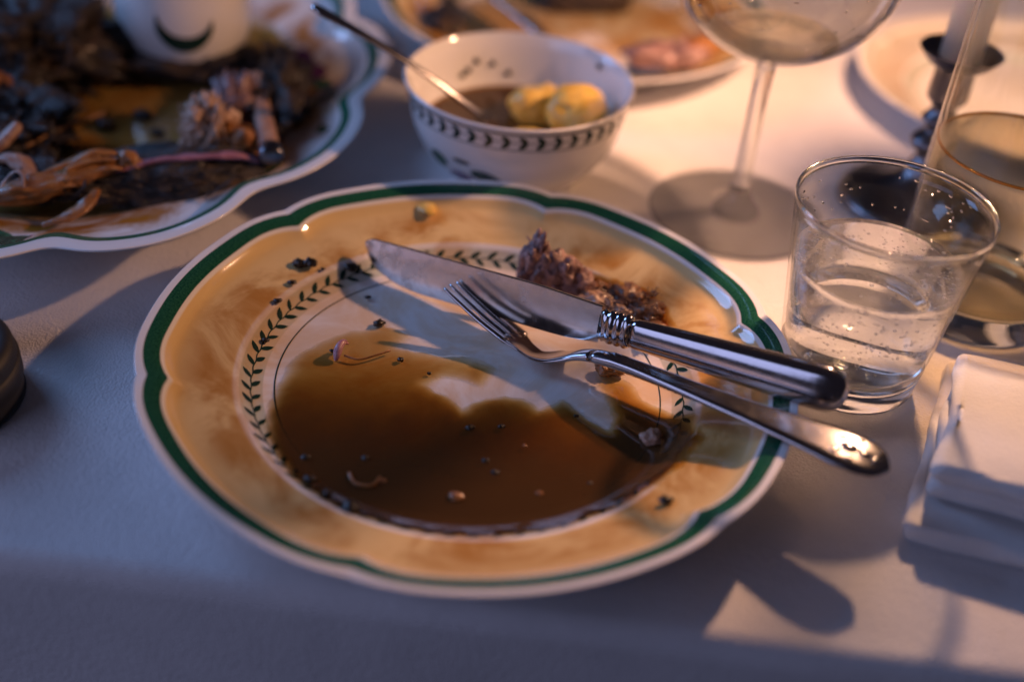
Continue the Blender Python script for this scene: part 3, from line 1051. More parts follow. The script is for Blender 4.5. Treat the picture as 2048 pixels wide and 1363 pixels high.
BITS = [(-7.78, 5.89, 1.60, .42), (-8.13, 4.63, 1.35, .17), (-8.48, 3.37, 1.20, .17), (-4.90, 5.05, 0.55, .13), (-4.15, 3.19, 0.60, .24), (-2.93, 0.87, 0.65, .13), (0.24, -2.96, 0.65, .17), (1.45, -2.71, 0.65, .13), (4.33, -1.69, 0.60, .10), (0.96, -4.69, 0.65, .14), (1.37, -5.31, 0.65, .15), (-3.45, -5.11, 0.65, .16), (-5.62, -5.38, 0.70, .18), (4.87, -5.41, 0.65, .10), (7.43, -6.94, 1.40, .22), (-7.02, 5.96, 1.50, .10), (-3.51, -8.10, 0.95, .30), (-1.66, 0.16, 0.65, .08), (-5.75, 1.08, 0.65, .12), (-8.51, 1.05, 0.90, .15), (-4.45, -7.35, .75, .16), (-5.2, -6.7, .75, .22), (-4.6, 8.1, 1.2, .2), (-5.9, 6.6, 0.95, .3)]
BIT_LABELS = ['', 'black fleck just inside the largest crumb on the left rim', 'double black fleck at the inner edge of the left rim', 'small black fleck beside the shadow of the knife tip',
    'black fleck cluster at the top edge of the gravy', 'round black fleck in the thin gravy below the knife', 'black fleck cluster just under the bare white gap in the gravy', 'black fleck right of the cluster under the white gap',
    'tiny black fleck at the gravy edge beside the bare patch below the fork', 'upper of two black flecks at the centre of the gravy', 'lower of two black flecks at the centre of the gravy', 'black fleck in the left half of the deep gravy',
    'black fleck at the lower left edge of the gravy', 'small black fleck in the right part of the deep gravy', 'black fleck on the front right yellow rim', 'tiny black fleck right of the largest crumb on the rim',
    'black swirl of herb on the front left leaf border', 'tiniest black fleck in the gravy left of the white gap', 'black fleck left of the curled skin shred', 'black fleck on the left leaf border',
    'black fleck on the lower left leaf border near the herb swirl', 'dark herb scrap at the lower left well edge', 'dark scrap behind the knife tip', 'dark scrap right under the knife tip']
for i, (x, y, z, r) in enumerate(BITS):
    zz = plate_profile_z(math.hypot(x, y)) + .10 + r * .25
    big = r > .35
    if big:
        vf = merge(lump((-.25, 0, .0), (.30, .22, .2), 31, 3, .4, 1.6), lump((.22, .05, .05), (.30, .22, .22), 32, 3, .4, 1.6))
    else:
        vf = merge(lump((0, 0, 0), (r, r * .8, r * .6), 40 + i, 2, .6, 1.5), lump((r * .7, r * .3, 0), (r * .55, r * .5, r * .4), 80 + i, 2, .6, 1.5))
    o = mk('herb_fleck', *vf, M['herb'], None, loc=(x, y, zz))
    if big:
        tag(o, 'largest black crumb on the left yellow rim of the gravy plate', 'crumb')
    else:
        tag(o, BIT_LABELS[i], 'crumb', 'black herb flecks on the gravy plate')

FLECK = [(-2.65, -6.20, .16), (0.06, -6.71, .30), (3.05, -6.14, .14), (3.19, -7.62, .2), (2.40, -3.68, .09)]
for i, (x, y, r) in enumerate(FLECK):
    o = mk('meat_crumb', *lump((0, 0, 0), (r, r * .75, r * .45), 60 + i, 3, .4, 1.4), M['skin'], None, loc=(x, y, .64))
    tag(o, ['small pale crumb right of the curled strand in the gravy', 'largest pale crumb in the front of the gravy', 'pale crumb at the front right of the gravy', 'pale crumb on the front leaf border', 'tiniest pale crumb near the centre of the gravy'][i], 'crumb', 'pale crumbs in the gravy')
o = mk('gravy_lump', *merge(lump((0, 0, 0), (.50, .38, .28), 71, 4, .35, 1.3), lump((.45, -.05, .0), (.36, .28, .22), 72, 3, .35, 1.3)), M['skin'], None, loc=(5.55, 1.30, .78))
tag(o, 'glossy brown meat lump under the fork neck', 'meat')
o = mk('fat_lump', *lump((0, 0, 0), (.42, .40, .34), 73, 4, .35, 1.3), M['bone'], None, loc=(7.25, -2.75, .70))
tag(o, 'pale fat lump in the dark gravy at the right of the plate', 'meat')
V, F = tube(spline([(-5.5, .45, .62), (-5.45, .9, .95), (-5.3, 1.25, 1.0), (-5.15, 1.45, .75)], 5), [.05, .1, .14, .17, .18, .18, .17, .16, .15, .14, .13, .11, .09, .07, .05, .03], 8)
o = mk('skin_shred', V, F, M['pink'], None)
tag(o, 'curled pinkish skin shred standing in the gravy at left', 'meat')
V, F = tube(spline([(-5.2, .75, .70), (-4.6, .6, .68), (-4.0, .9, .70), (-3.4, 1.35, .69)], 5), .045, 6)
o = mk('sinew_strand', V, F, M['skin'], None)
tag(o, 'thin sinew strand trailing right from the curled skin shred', 'meat')
V, F = tube(spline([(-3.9, -6.0, .70), (-3.6, -6.5, .70), (-3.0, -6.55, .70), (-2.75, -6.1, .72)], 6), .06, 6)
o = mk('curled_strand', V, F, M['skin'], None)
tag(o, 'curled pale strand at the lower left of the gravy', 'meat')
o = mk('yellow_crumb', *lump((0, 0, 0), (.42, .7, .12), 75, 3, .35, 1.2, (0, 0, .5)), M['potato'], None, loc=(-3.0, 10.95, 1.90))
tag(o, 'yellow smear of potato on the far rim of the gravy plate', 'crumb')

# ================================================================== bowl with potatoes
BW = (0.83, 18.4)
BOUT = smooth_profile([(3.35, 0), (3.45, .25), (3.35, .55), (3.9, .9), (4.75, 1.9), (5.28, 3.0), (5.52, 4.0), (5.66, 4.9), (5.86, 5.42)], 5)
def bowl_r(z):
    return float(np.interp(z, [p[1] for p in BOUT], [p[0] for p in BOUT]))
bowl = thing('serving_bowl', 'small white bowl with green leaf border holding potatoes and a spoon', 'bowl', (*BW, 0))
prof = BOUT + smooth_profile([(5.86, 5.42), (5.80, 5.48), (5.70, 5.44), (5.46, 4.9), (5.30, 4.0), (5.04, 3.0), (4.5, 2.0), (3.6, 1.25), (2.0, .9), (0.0, .82)], 5)[1:]
prof = [(0, .12), (3.0, .12), (3.1, 0)] + prof
bbody = lathe_obj('bowl_body', prof, M['porcelain'], bowl, 128)
def bowl_decal(V, F, phi, zc, pts):
    idx = []
    for u, v in pts:
        z = zc + v
        r = bowl_r(z) + .018
        a = phi + u / r
        idx.append(len(V)); V.append((r * math.cos(a), r * math.sin(a), z))
    F.append(tuple(idx))
def ring_decal(V, F, z0, z1, n=128):
    b = len(V)
    for i in range(n):
        a = 2 * math.pi * i / n
        for z in (z0, z1):
            r = bowl_r(z) + .016
            V.append((r * math.cos(a), r * math.sin(a), z))
    for i in range(n):
        j = (i + 1) % n
        F.append((b + 2 * i, b + 2 * j, b + 2 * j + 1, b + 2 * i + 1))
V, F = [], []
ring_decal(V, F, 5.12, 5.22)
ring_decal(V, F, 4.22, 4.27)
for i in range(42):
    ph = 2 * math.pi * i / 42
    for sd in (-1, 1):
        pts = []
        for t, w in [(0, .02), (.25, .10), (.5, .125), (.75, .09), (1, 0), (.75, -.09), (.5, -.125), (.25, -.10)]:
            u, v = t * .58, w * 1.15
            th = rad(38) * sd
            pts.append((-(u * math.cos(th) - v * math.sin(th)) + .3, u * math.sin(th) + v * math.cos(th)))
        bowl_decal(V, F, ph, 4.68, pts)
ring_decal(V, F, 4.66, 4.70)
mk('leaf_garland', V, F, M['print_green'], bbody, smooth_=False)
def blob_decal(name, phi, z, a_, b_, th, material):
    V, F = [], []
    n = 20
    pts = []
    for i in range(n):
        t = 2 * math.pi * i / n
        u, v = a_ * math.cos(t), b_ * math.sin(t)
        pts.append((u * math.cos(th) - v * math.sin(th), u * math.sin(th) + v * math.cos(th)))
    c = len(V)
    r = bowl_r(z) + .02
    V.append((r * math.cos(phi), r * math.sin(phi), z))
    for rr in (.5, 1.0):
        for u, v in pts:
            zz = z + v * rr; r = bowl_r(zz) + .02; a = phi + u * rr / r
            V.append((r * math.cos(a), r * math.sin(a), zz))
    for i in range(n):
        j = (i + 1) % n
        F.append((0, 1 + i, 1 + j))
        F.append((1 + i, 1 + n + i, 1 + n + j, 1 + j))
    mk(name, V, F, M[material], bbody)
for nm, ph, z, a_, b_, th, mt in [('painted_leaf', rad(-136), 2.45, .62, .48, .2, 'print_leaf'), ('painted_leaf', rad(-104), 2.2, .85, .42, -.25, 'print_dark_leaf'),
                                  ('painted_stem', rad(-118), 2.95, .5, .14, .0, 'print_green'), ('painted_petal', rad(-122), 1.75, .75, .35, .1, 'print_purple'),
                                  ('painted_leaf', rad(-24), 3.0, .20, .75, -.45, 'print_dark_leaf'), ('painted_petal', rad(-108), 1.3, .7, .3, .1, 'print_pink')]:
    blob_decal(nm, ph, z, a_, b_, th, mt)

V, F = [], []
n = 96
rl = 4.9
V.append((0, 0, 2.72))
D = [2.0]
for q, rr in enumerate((.35, .7, .9, 1.0)):
    for i in range(n):
        a = 2 * math.pi * i / n
        V.append((rl * rr * math.cos(a), rl * rr * math.sin(a), 2.72 + (.05 if rr == 1 else 0)))
        D.append([2.8, 2.6, 2.2, .8][q])
F += [(0, 1 + i, 1 + (i + 1) % n) for i in range(n)]
for q in range(3):
    for i in range(n):
        j = (i + 1) % n
        F.append((1 + q * n + i, 1 + (q + 1) * n + i, 1 + (q + 1) * n + j, 1 + q * n + j))
o = mk('butter_sauce', V, F, M['gravy'], None, attrs={'depth': D}, loc=(*BW, 0))
tag(o, 'dark buttery sauce in the bottom of the leaf-bordered bowl', 'sauce')
for i, (x, y, z, sx, sy, sz, rz, lb) in enumerate([(4.0, 18.7, 3.75, 1.95, 1.5, 1.5, .7, 'largest yellow potato at the right side of the bowl'),
                                                 (1.9, 19.9, 3.1, 1.8, 1.3, 1.2, .2, 'yellow potato half hidden in the middle of the bowl'),
                                                 (1.9, 16.2, 2.75, 1.5, 1.0, .8, -.1, 'yellow potato slice at the front inside the bowl')]):
    o = mk('boiled_potato', *lump((0, 0, 0), (sx, sy, sz), 90 + i, 4, .24, .8, (.2, .15, rz), (1, 1, 1), .05), M['potato'], None, loc=(x, y, z))
    tag(o, lb, 'potato', 'potatoes in the bowl')
for i, (phd, z) in enumerate([(118, 4.1), (124, 3.7), (128, 3.5), (108, 3.9), (98, 3.4), (40, 4.9)]):
    r = float(np.interp(z, [.82, .9, 1.25, 2, 3, 4, 4.9, 5.4], [0, 2, 3.6, 4.5, 5.04, 5.30, 5.46, 5.7])) - .06
    o = mk('herb_fleck', *lump((0, 0, 0), (.16, .16, .16), 120 + i, 2, .5, 1.5), M['herb'], None, loc=(BW[0] + r * math.cos(rad(phd)), BW[1] + r * math.sin(rad(phd)), z))
    tag(o, ['highest dark fleck of the row beside the spoon inside the bowl', 'middle dark fleck of the row beside the spoon inside the bowl', 'lowest dark fleck of the row beside the spoon inside the bowl', 'dark fleck right of the row on the back inner wall of the bowl', 'dark fleck on the middle of the back inner wall of the bowl', 'dark fleck above the largest potato on the bowl wall'][i], 'crumb', 'herb flecks inside the bowl')

# spoon standing in the bowl
A, B = Vector((-1.2, 18.1, 2.9)), Vector((-9.45, 16.25, 8.75))
d = (B - A).normalized()
spoon = thing('spoon', 'steel spoon leaning over the left rim of the potato bowl', 'spoon', A)
Hs = Vector((0, 0, 1)).cross(d).normalized()
Us = d.cross(Hs)
Ls = (B - A).length
secs = []
for s in np.linspace(0, Ls, 40):
    f = s / Ls
    w = .24 + .40 * max(0, (f - .35) / .65) ** 1.3
    if f > .93:
        w *= math.sqrt(max(0.02, 1 - ((f - .93) / .07) ** 2))
    c = d * s + Us * (.45 + .25 * math.sin(math.pi * f))
    secs.append(section(c, Hs, Us, w, .11 + .05 * (1 - f), 14))
recalc(mk('handle', *loft(secs), M['steel'], spoon))
secs = []
for s in np.linspace(-3.4, .15, 22):
    q = (s + 1.7) / 1.75
    w = max(.12, 1.25 * math.sqrt(max(0, 1 - q * q)))
    c = d * s * .8 + Vector((0, 0, -.2)) * (1 - min(1, abs(q))) + Us * .42
    sec = [c + Hs * (w * math.cos(a)) + Us * (-.45 * max(0, math.sin(a)) * w / 1.25 if k < 8 else -.40 * max(0, math.sin(a)) * w / 1.25 + .06) for k, a in enumerate(list(np.linspace(0, math.pi, 8)) + list(np.linspace(math.pi, 0, 8)))]
    secs.append(sec)
recalc(mk('spoon_bowl', *loft(secs), M['steel'], spoon))

# ================================================================== tumbler of sparkling water
TB = (15.9, 3.25)
tumbler = thing('tumbler', 'clear glass tumbler half full of sparkling water, right of the plate', 'glass', (*TB, 0))
def t_out(z):
    return 2.82 + (3.88 - 2.82) * (max(0, z) / 8.5) ** 1.0
WALL = .13
outer = [(0, .10), (1.8, .06), (2.35, 0.0), (2.62, .02), (2.80, .14), (2.88, .34)] + [(t_out(z), z) for z in np.linspace(.6, 8.3, 16)]
lip = [(3.875, 8.43), (3.85, 8.49), (3.80, 8.50), (3.75, 8.46)]
inner = [(t_out(z) - WALL, z) for z in np.linspace(8.3, 1.9, 16)] + [(t_out(1.6) - .28, 1.5), (t_out(1.4) - .6, 1.28), (1.8, 1.15), (.9, 1.10), (0, 1.09)]
WL = 5.72
low_o = [p for p in outer if p[1] <= 1.45] + [(t_out(1.5), 1.5)]
low_i = [p for p in inner if p[1] <= 1.5]
lathe_obj('glass_base', low_o + low_i, M['glass'], tumbler, 128)
wz = list(np.linspace(1.52, 8.2, 14))
gwall = lathe_obj('glass_wall', [(t_out(z), z) for z in wz] + [(t_out(z) - WALL, z) for z in reversed(wz)], M['thin_glass'], tumbler, 128, closed=True)
lathe_obj('rim', [(t_out(z), z) for z in (8.205, 8.3, 8.38)] + lip + [(t_out(z) - WALL, z) for z in (8.38, 8.3, 8.205)], M['glass'], tumbler, 128, closed=True)
wprof = [(0, 1.085), (.9, 1.095), (1.8, 1.145), (t_out(1.4) - .59, 1.275), (t_out(1.6) - .27, 1.495)] + [(t_out(z) - WALL - .004, z) for z in np.linspace(1.9, WL + .03, 12)] + [(t_out(WL) - WALL - .08, WL + .005), (t_out(WL) - WALL - .28, WL), (1.8, WL), (0, WL)]
water = thing('sparkling_water', 'clear sparkling water with bubbles inside the tumbler', 'water', (*TB, 1.1))
wb = lathe_obj('water_body', [(r, z - 1.1) for r, z in wprof], M['water'], water, 128)
rb = random.Random(5)
vf = []
V0, F0 = ico(2)
for i in range(480):
    u = rb.random()
    a = rb.uniform(0, 2 * math.pi)
    z = rb.uniform(1.6, WL - .12)
    if rb.random() < .65:
        z = 3.2 + abs(rb.gauss(0, .9)) if rb.random() < .8 else z
        z = min(z, WL - .12)
    r = rb.choice([.032, .04, .048, .056, .066, .08])
    if rb.random() < .03:
        r = .10
    rr = t_out(z) - WALL - r * 1.05 - .012
    if u < .12:
        rr *= math.sqrt(rb.random())
    p = (rr * math.cos(a), rr * math.sin(a), z - 1.1)
    vf.append(([(p[0] + v.x * r, p[1] + v.y * r, p[2] + v.z * r) for v in V0], F0))
bub = mk('bubbles', *merge(*vf), M['air'], wb)
bub['kind'] = 'stuff'
# droplets left on the inner wall above the water
vf = []
for i in range(46):
    a = rad(rb.uniform(20, 175))
    z = rb.uniform(6.2, 7.9)
    w, h = rb.uniform(.03, .11), rb.uniform(.03, .06)
    rr = t_out(z) - WALL - .015
    tx, ty = -math.sin(a), math.cos(a)
    vf.append(([(rr * math.cos(a) + tx * v.x * w - math.cos(a) * v.z * .035, rr * math.sin(a) + ty * v.x * w - math.sin(a) * v.z * .035, z + v.y * h + .02 * math.sin(9 * v.x)) for v in V0], F0))
dr = mk('droplets', *merge(*vf), M['drop'], gwall)
dr['kind'] = 'stuff'

# ================================================================== wine glass
WG = (12.5, 16.15)
wine = thing('wine_glass', 'stemmed wine glass with a little pale wine behind the plate', 'glass', (*WG, 0))
foot = smooth_profile([(0, .05), (2.5, .03), (4.2, .0), (4.45, .08), (4.3, .17), (3.0, .28), (1.6, .48), (.85, .85), (.52, 1.5)], 4)
lathe_obj('foot', foot + [(0, 1.5)], M['stem_glass'], wine, 96)
stem = smooth_profile([(.52, 1.5), (.46, 2.6), (.42, 4.5), (.43, 6.5), (.48, 7.9), (.56, 8.4), (.50, 8.62)], 5)
lathe_obj('stem', [(0, 1.502)] + [(r, z + .002) for r, z in stem] + [(0, 8.622)], M['stem_glass'], wine, 40)
bo = smooth_profile([(0, 8.63), (.8, 8.70), (2.2, 9.05), (3.6, 9.9), (4.7, 11.2), (5.35, 13.0), (5.5, 15.0), (5.2, 17.5), (4.5, 20.5)], 5)
bi = [(max(0, r - .11), z + (.14 if r < 3 else .06 if r < 4.6 else 0)) for r, z in reversed(bo)]
wcup = lathe_obj('cup', bo + bi[1:], M['wine_cup'], wine, 96)
wl = 9.75
ip = [(r, z) for r, z in reversed(bi) if z < wl]
pale = lathe_obj('white_wine', [(r, z - 8.7 + .015) for r, z in ip] + [(ip[-1][0] + .12, wl - 8.7), (1.5, wl - 8.7), (0, wl - 8.7)], M['wine'], None, 96, loc=(*WG, 8.7))
tag(pale, 'last sip of pale wine in the bottom of the stemmed glass', 'wine')
vf = []
for i in range(60):
    a = rb.uniform(0, 2 * math.pi)
    z = rb.uniform(10.2, 13.5)
    rr = float(np.interp(z, [p[1] for p in bo], [p[0] for p in bo])) - .13
    w, h = rb.uniform(.04, .12), rb.uniform(.03, .06)
    tx, ty = -math.sin(a), math.cos(a)
    vf.append(([(rr * math.cos(a) + tx * v.x * w - math.cos(a) * v.z * .04, rr * math.sin(a) + ty * v.x * w - math.sin(a) * v.z * .04, z + v.y * h) for v in V0], F0))
dr = mk('droplets', *merge(*vf), M['drop'], wcup)
dr['kind'] = 'stuff'

# ================================================================== carafe
CF = (22.9, 9.6)
carafe = thing('carafe', 'tall straight clear glass carafe of pale liquid behind the tumbler', 'carafe', (*CF, 0))
R = 3.82
lathe_obj('base', [(0, .12), (2.9, .10), (3.2, 0), (3.6, .02), (3.78, .15), (R, .4), (R, 1.55), (R - .2, 1.6), (R - .5, 1.35), (2.0, 1.12), (0, 1.1)], M['glass'], carafe, 96)
cw = [(R, 1.56), (R, 16.5), (3.4, 18.5), (2.4, 20.5), (1.9, 22.5), (1.9, 25.5), (1.98, 25.8), (1.78, 25.8), (1.72, 22.5), (2.2, 20.3), (3.2, 18.3), (R - .2, 16.4), (R - .2, 1.61)]
lathe_obj('wall', cw, M['thin_glass'], carafe, 96)
cl = 8.0
liq = lathe_obj('carafe_liquid', [(0, 0), (2.0, .02), (R - .5, .25), (R - .19, .5), (R - .19, cl - 1.08 + .1), (R - .30, cl - 1.1 + .03), (R - .45, cl - 1.1), (0, cl - 1.1)], M['pale_drink'], None, 96, loc=(*CF, 1.115))
mr = lathe_obj('meniscus', [(R - .20 + .07 * math.cos(t), cl - 1.08 + .05 * math.sin(t)) for t in np.linspace(0, 2 * math.pi, 10)[:-1]], M['amber'], liq, 96, closed=True)
tag(liq, 'pale yellowish liquid filling the lower half of the carafe', 'drink')

# ================================================================== candlestick and candle
def candlestick(xy, hz, label_stick, label_candle, label_flame, top):
    cs = thing('candlestick', label_stick, 'candlestick', (*xy, 0))
    base = smooth_profile([(0, .02), (3.7, 0), (4.05, .12), (3.95, .45), (3.5, .75), (2.6, .95), (1.9, 1.25), (1.15, 1.9), (.85, 2.5)], 4)
    lathe_obj('base', base + [(0, 2.5)], M['pewter'], cs, 72)
    stem = smooth_profile([(.85, 2.5), (.62, 3.0), (.95, 3.4), (1.15, 3.75), (.9, 4.1), (.6, 4.4), (.72, 4.7), (.95, 5.0), (.75, 5.3), (.62, 5.7), (.95, 6.1), (1.02, 6.4), (.98, 7.6), (1.05, 7.9)], 5)
    lathe_obj('stem', [(0, 2.502)] + [(r, z + .002) for r, z in stem] + [(0, 7.902)], M['pewter'], cs, 48)
    pan = smooth_profile([(.6, 7.91), (1.3, 7.95), (1.75, 8.3), (1.98, 8.62), (2.02, 8.70), (1.9, 8.70), (1.6, 8.42), (1.15, 8.3), (0, 8.28)], 4)
    lathe_obj('drip_pan', [(0, 7.91)] + pan, M['pewter'], cs, 64)
    cd = thing('candle', label_candle, 'candle', (*xy, 8.3))
    wax = [(0, 0), (1.02, 0), (.98, top - 8.6), (.95, top - 8.4), (.7, top - 8.32), (.3, top - 8.45), (0, top - 8.48)]
    lathe_obj('wax', wax, M['wax'], cd, 48)
    V, F = tube([(0, 0, top - 8.6), (.02, 0, top - 8.2), (.08, 0, top - 7.7)], .06, 6)
    wk = mk('wick', V, F, M['black'], cd)
    fl = smooth_profile([(0, top - 8.0), (.28, top - 7.75), (.42, top - 7.2), (.33, top - 6.4), (.12, top - 5.5), (0, top - 5.1)], 4)
    lathe_obj('flame', fl, M['flame'], wk, 20)

candlestick(CANDLE_A, 8.3, 'dark pewter candlestick with turned stem behind the carafe', 'white candle in the dark candlestick at the right', '', 18.4)

# ================================================================== folded napkin
def soft_slab(name, corners, z0, z1, parent, base, seed, bulge=.14, layers=3):
    """pillow-edged slab through four corners (front-left, front-right, back-right, back-left)"""
    c = [Vector((p[0], p[1], 0)) for p in corners]
    n = 36
    V, F = [], []
    zs = []
    m_ = layers * 6
    for q in range(m_ + 1):
        f = q / m_
        loc = (f * layers) % 1.0
        g = 1 - abs(2 * loc - 1) ** 3 if 0 < f < 1 else 0.0
        zs.append((z0 + (z1 - z0) * f, bulge * (g - .0)))
    per = []
    for e in range(4):
        a, b = c[e], c[(e + 1) % 4]
        for i in range(n):
            per.append(a.lerp(b, i / n))
    cen = sum(c, Vector()) / 4
    # round the corners a little
    P = per
    for _ in range(1):
        P = [(P[i - 1] + P[i] * 2 + P[(i + 1) % len(P)]) / 4 for i in range(len(P))]
    k = len(P)
    rows = [(zz, off) for zz, off in zs]
    for zz, off in rows:
        for p in P:
            dv = (p - cen).normalized()
            w = noise.noise(Vector((p.x * .35 + seed, p.y * .35, zz * 1.6))) * .22 + .06 * noise.noise(Vector((p.x * 1.1, p.y * 1.1, zz * 3 + seed)))
            V.append(tuple(p + dv * (off + w - bulge) + Vector((0, 0, zz + .05 * noise.noise(Vector((p.x * .5, p.y * .5, seed)))))))
    for q in range(len(rows) - 1):
        for i in range(k):
            j = (i + 1) % k
            F.append((q * k + i, q * k + j, (q + 1) * k + j, (q + 1) * k + i))
    # top surface rings towards the centre, softly puffed
    prev = (len(rows) - 1) * k
    for f in (.985, .95, .88, .78, .6, .4, .2, .05):
        b = len(V)
        for i, p in enumerate(P):
            dv = (p - cen).normalized()
            pp = cen + (p - dv * bulge - cen) * f
            z = z1 + .06 * (1 - f ** 8) + .34 * noise.noise(Vector((pp.x * .30, pp.y * .30, seed + 2))) * (1 - f ** 6)
            V.append((pp.x, pp.y, z))
        for i in range(k):
            j = (i + 1) % k
            F.append((prev + i, prev + j, b + j, b + i))
        prev = b
    F.append(tuple(prev + i for i in range(k)))
    F.append(tuple(range(k - 1, -1, -1)))
    V = [tuple(Vector(v) - Vector(base)) for v in V]
    return recalc(mk(name, V, F, M['napkin'], parent))
nb = (16.4, -6.4, 0)
napkin = thing('folded_napkin', 'thick folded white napkin at the right edge of the table', 'napkin', nb)
soft_slab('lower_fold', [(16.15, -6.35), (28.5, -9.6), (33.0, 0.6), (20.35, 4.0)], 0.0, 0.85, napkin, nb, 1.0, .22, 1)
soft_slab('upper_fold', [(17.15, -4.95), (28.5, -8.6), (32.2, -0.8), (19.95, 2.2)], 0.95, 2.6, napkin, nb, 5.0, .30, 2)

# ================================================================== round black cap at the left edge
cap = thing('round_cap', 'black round cap cut off by the left edge of the picture', 'cap', (-20.35, -3.2, 0))
lathe_obj('cap_body', smooth_profile([(0, 0), (3.0, 0), (3.2, .12), (3.25, .5), (3.22, 1.9), (3.1, 2.3), (2.8, 2.45), (2.4, 2.42)], 4) + [(0, 2.40)], M['black'], cap, 72)
lathe_obj('grip_ring', [(3.24, .75), (3.32, .82), (3.32, 1.55), (3.24, 1.62)], M['black'], cap, 72)

# ================================================================== jug on the platter
JG = (-18.9, 27.3)
jug = thing('jug', 'white round jug with green painted arc standing on the platter', 'jug', (*JG, platter_z(*JG)))
jp = smooth_profile([(0, .02), (2.2, 0), (2.5, .15), (3.1, .8), (3.65, 2.0), (3.8, 3.4), (3.6, 5.0), (3.2, 6.5), (3.1, 7.5), (3.3, 8.2), (3.2, 8.25), (2.95, 7.5), (3.0, 6.5), (3.4, 5.0), (3.5, 3.2), (2.9, 1.0), (0, .5)], 4)
lathe_obj('jug_body', jp, M['porcelain'], jug, 80)
def jug_r(z):
    return float(np.interp(z, [.15, .8, 2.0, 3.4, 5.0, 6.5], [2.5, 3.1, 3.65, 3.8, 3.6, 3.2]))
V, F = [], []
for i, t in enumerate(np.linspace(rad(175), rad(350), 22)):
    for w in (1.0 - .28 * math.sin(math.pi * i / 21), 1.0 + .28 * math.sin(math.pi * i / 21)):
        a, z = rad(-72) + w * 1.5 * math.cos(t) / 3.7, 4.3 + w * 1.6 * math.sin(t)
        r = jug_r(z) + .09
        V.append((r * math.cos(a), r * math.sin(a), z))
F = [(2 * i, 2 * i + 1, 2 * i + 3, 2 * i + 2) for i in range(21)]
mk('painted_arc', V, F, M['print_green'], jug)

# ================================================================== remains on the platter
def pz(x, y):
    return platter_z(x, y)
def chunk(name, c, size, seed, material, label, rot=(0, 0, 0), amp=.35, freq=1.1, strands=0, sl=1.5, sr=.1, cat='meat', fine=.12, stretch=(1, 1, 1), dirv=(.6, .5, .5), sub=4):
    vf = [lump((0, 0, 0), size, seed, sub, amp, freq, rot, stretch, fine)]
    for i, (pts, rr) in enumerate(rand_strands((0, 0, size[2] * .35), (size[0] * .8, size[1] * .8, size[2] * .5), strands, sl, sr, dirv, 1.0) if strands else []):
        vf.append(shred(pts, rr, seed + i, .5, .5, 8, 5))
    o = mk(name, *merge(*vf), material, None, loc=c)
    return tag(o, label, cat)
def strip(name, pts, rr, seed, mt, label, flat=.6, cat='meat'):
    o = mk(name, *shred(pts, rr, seed, flat), M[mt], None)
    return tag(o, label, cat)
DK = 'meat_dark'
chunk('roast_carcass', (-27.0, 23.2, 2.5), (5.2, 4.6, 2.9), 201, M[DK], 'blackened roast carcass heaped at the top left of the platter', (0, .1, .3), .6, 1.7, 150, 2.0, .10, fine=.25, sub=5)
chunk('roast_piece', (-24.3, 15.6, 1.9), (3.0, 2.2, 1.3), 202, M[DK], 'dark roast piece in front of the carcass at far left', (0, .1, -.3), .6, 1.8, 90, 1.4, .08, fine=.25, sub=5)
chunk('roast_piece', (-12.2, 21.6, 1.9), (1.5, 4.4, 1.5), 203, M[DK], 'dark roast piece along the right side of the platter', (0, 0, .10), .55, 1.6, 80, 1.4, .08, fine=.25, sub=5)
chunk('roast_piece', (-18.6, 25.0, 1.6), (5.2, 1.7, 1.0), 204, M[DK], 'dark roast piece just below the white jug', (0, 0, .1), .5, 1.6, 60, 1.3, .08, fine=.25, sub=5)
chunk('roast_slab', (-15.6, 11.6, 2.0), (4.2, 1.5, .75), 205, M[DK], 'long dark roast slab at the front rim of the platter', (.35, -.02, .30), .40, 1.3, 50, 1.4, .06, fine=.18, sub=5, dirv=(1, .3, 0))
chunk('roast_piece', (-21.0, 10.2, 1.9), (3.2, 1.6, .8), 216, M[DK], 'dark roast piece under the golden skin strip', (0, 0, .2), .5, 1.6, 60, 1.2, .07, fine=.25, sub=5)
chunk('meat_scrap', (-26.5, 17.0, 3.3), (1.5, .9, .8), 217, M['skin'], 'brown browned scrap on top of the carcass at far left', (0, .2, .3), .5, 1.4, 20, 1.2, .12, fine=.2)
strip('pink_fat_strip', [(-17.6, 10.6, 2.6), (-16.0, 11.4, 2.85), (-14.2, 12.0, 2.9), (-12.4, 12.7, 2.8), (-11.4, 13.1, 2.4)], .30, 3, 'pink', 'pinkish strip along the top edge of the dark slab on the platter', .45)
chunk('bone_joint', (-14.6, 15.3, 2.3), (1.25, 1.05, 2.0), 206, M['meat_pale'], 'pale knuckle joint with shredded meat standing on the platter', (.15, .25, .2), .5, 1.5, 170, 1.0, .055, fine=.3, sub=5, dirv=(.1, .2, 1))
chunk('shredded_scrap', (-13.9, 18.6, 2.4), (1.1, 1.8, 1.4), 207, M['meat'], 'purplish shredded scrap behind the pale joint', (0, 0, .2), .5, 1.6, 120, 1.1, .055, fine=.25, dirv=(.2, .6, .8))
chunk('meat_scrap', (-12.8, 14.7, 2.0), (.95, .9, 1.2), 208, M['skin'], 'orange-brown scrap right of the pale joint', (0, 0, 0), .5, 1.5, 70, .9, .05, fine=.25, dirv=(.1, -.2, 1))
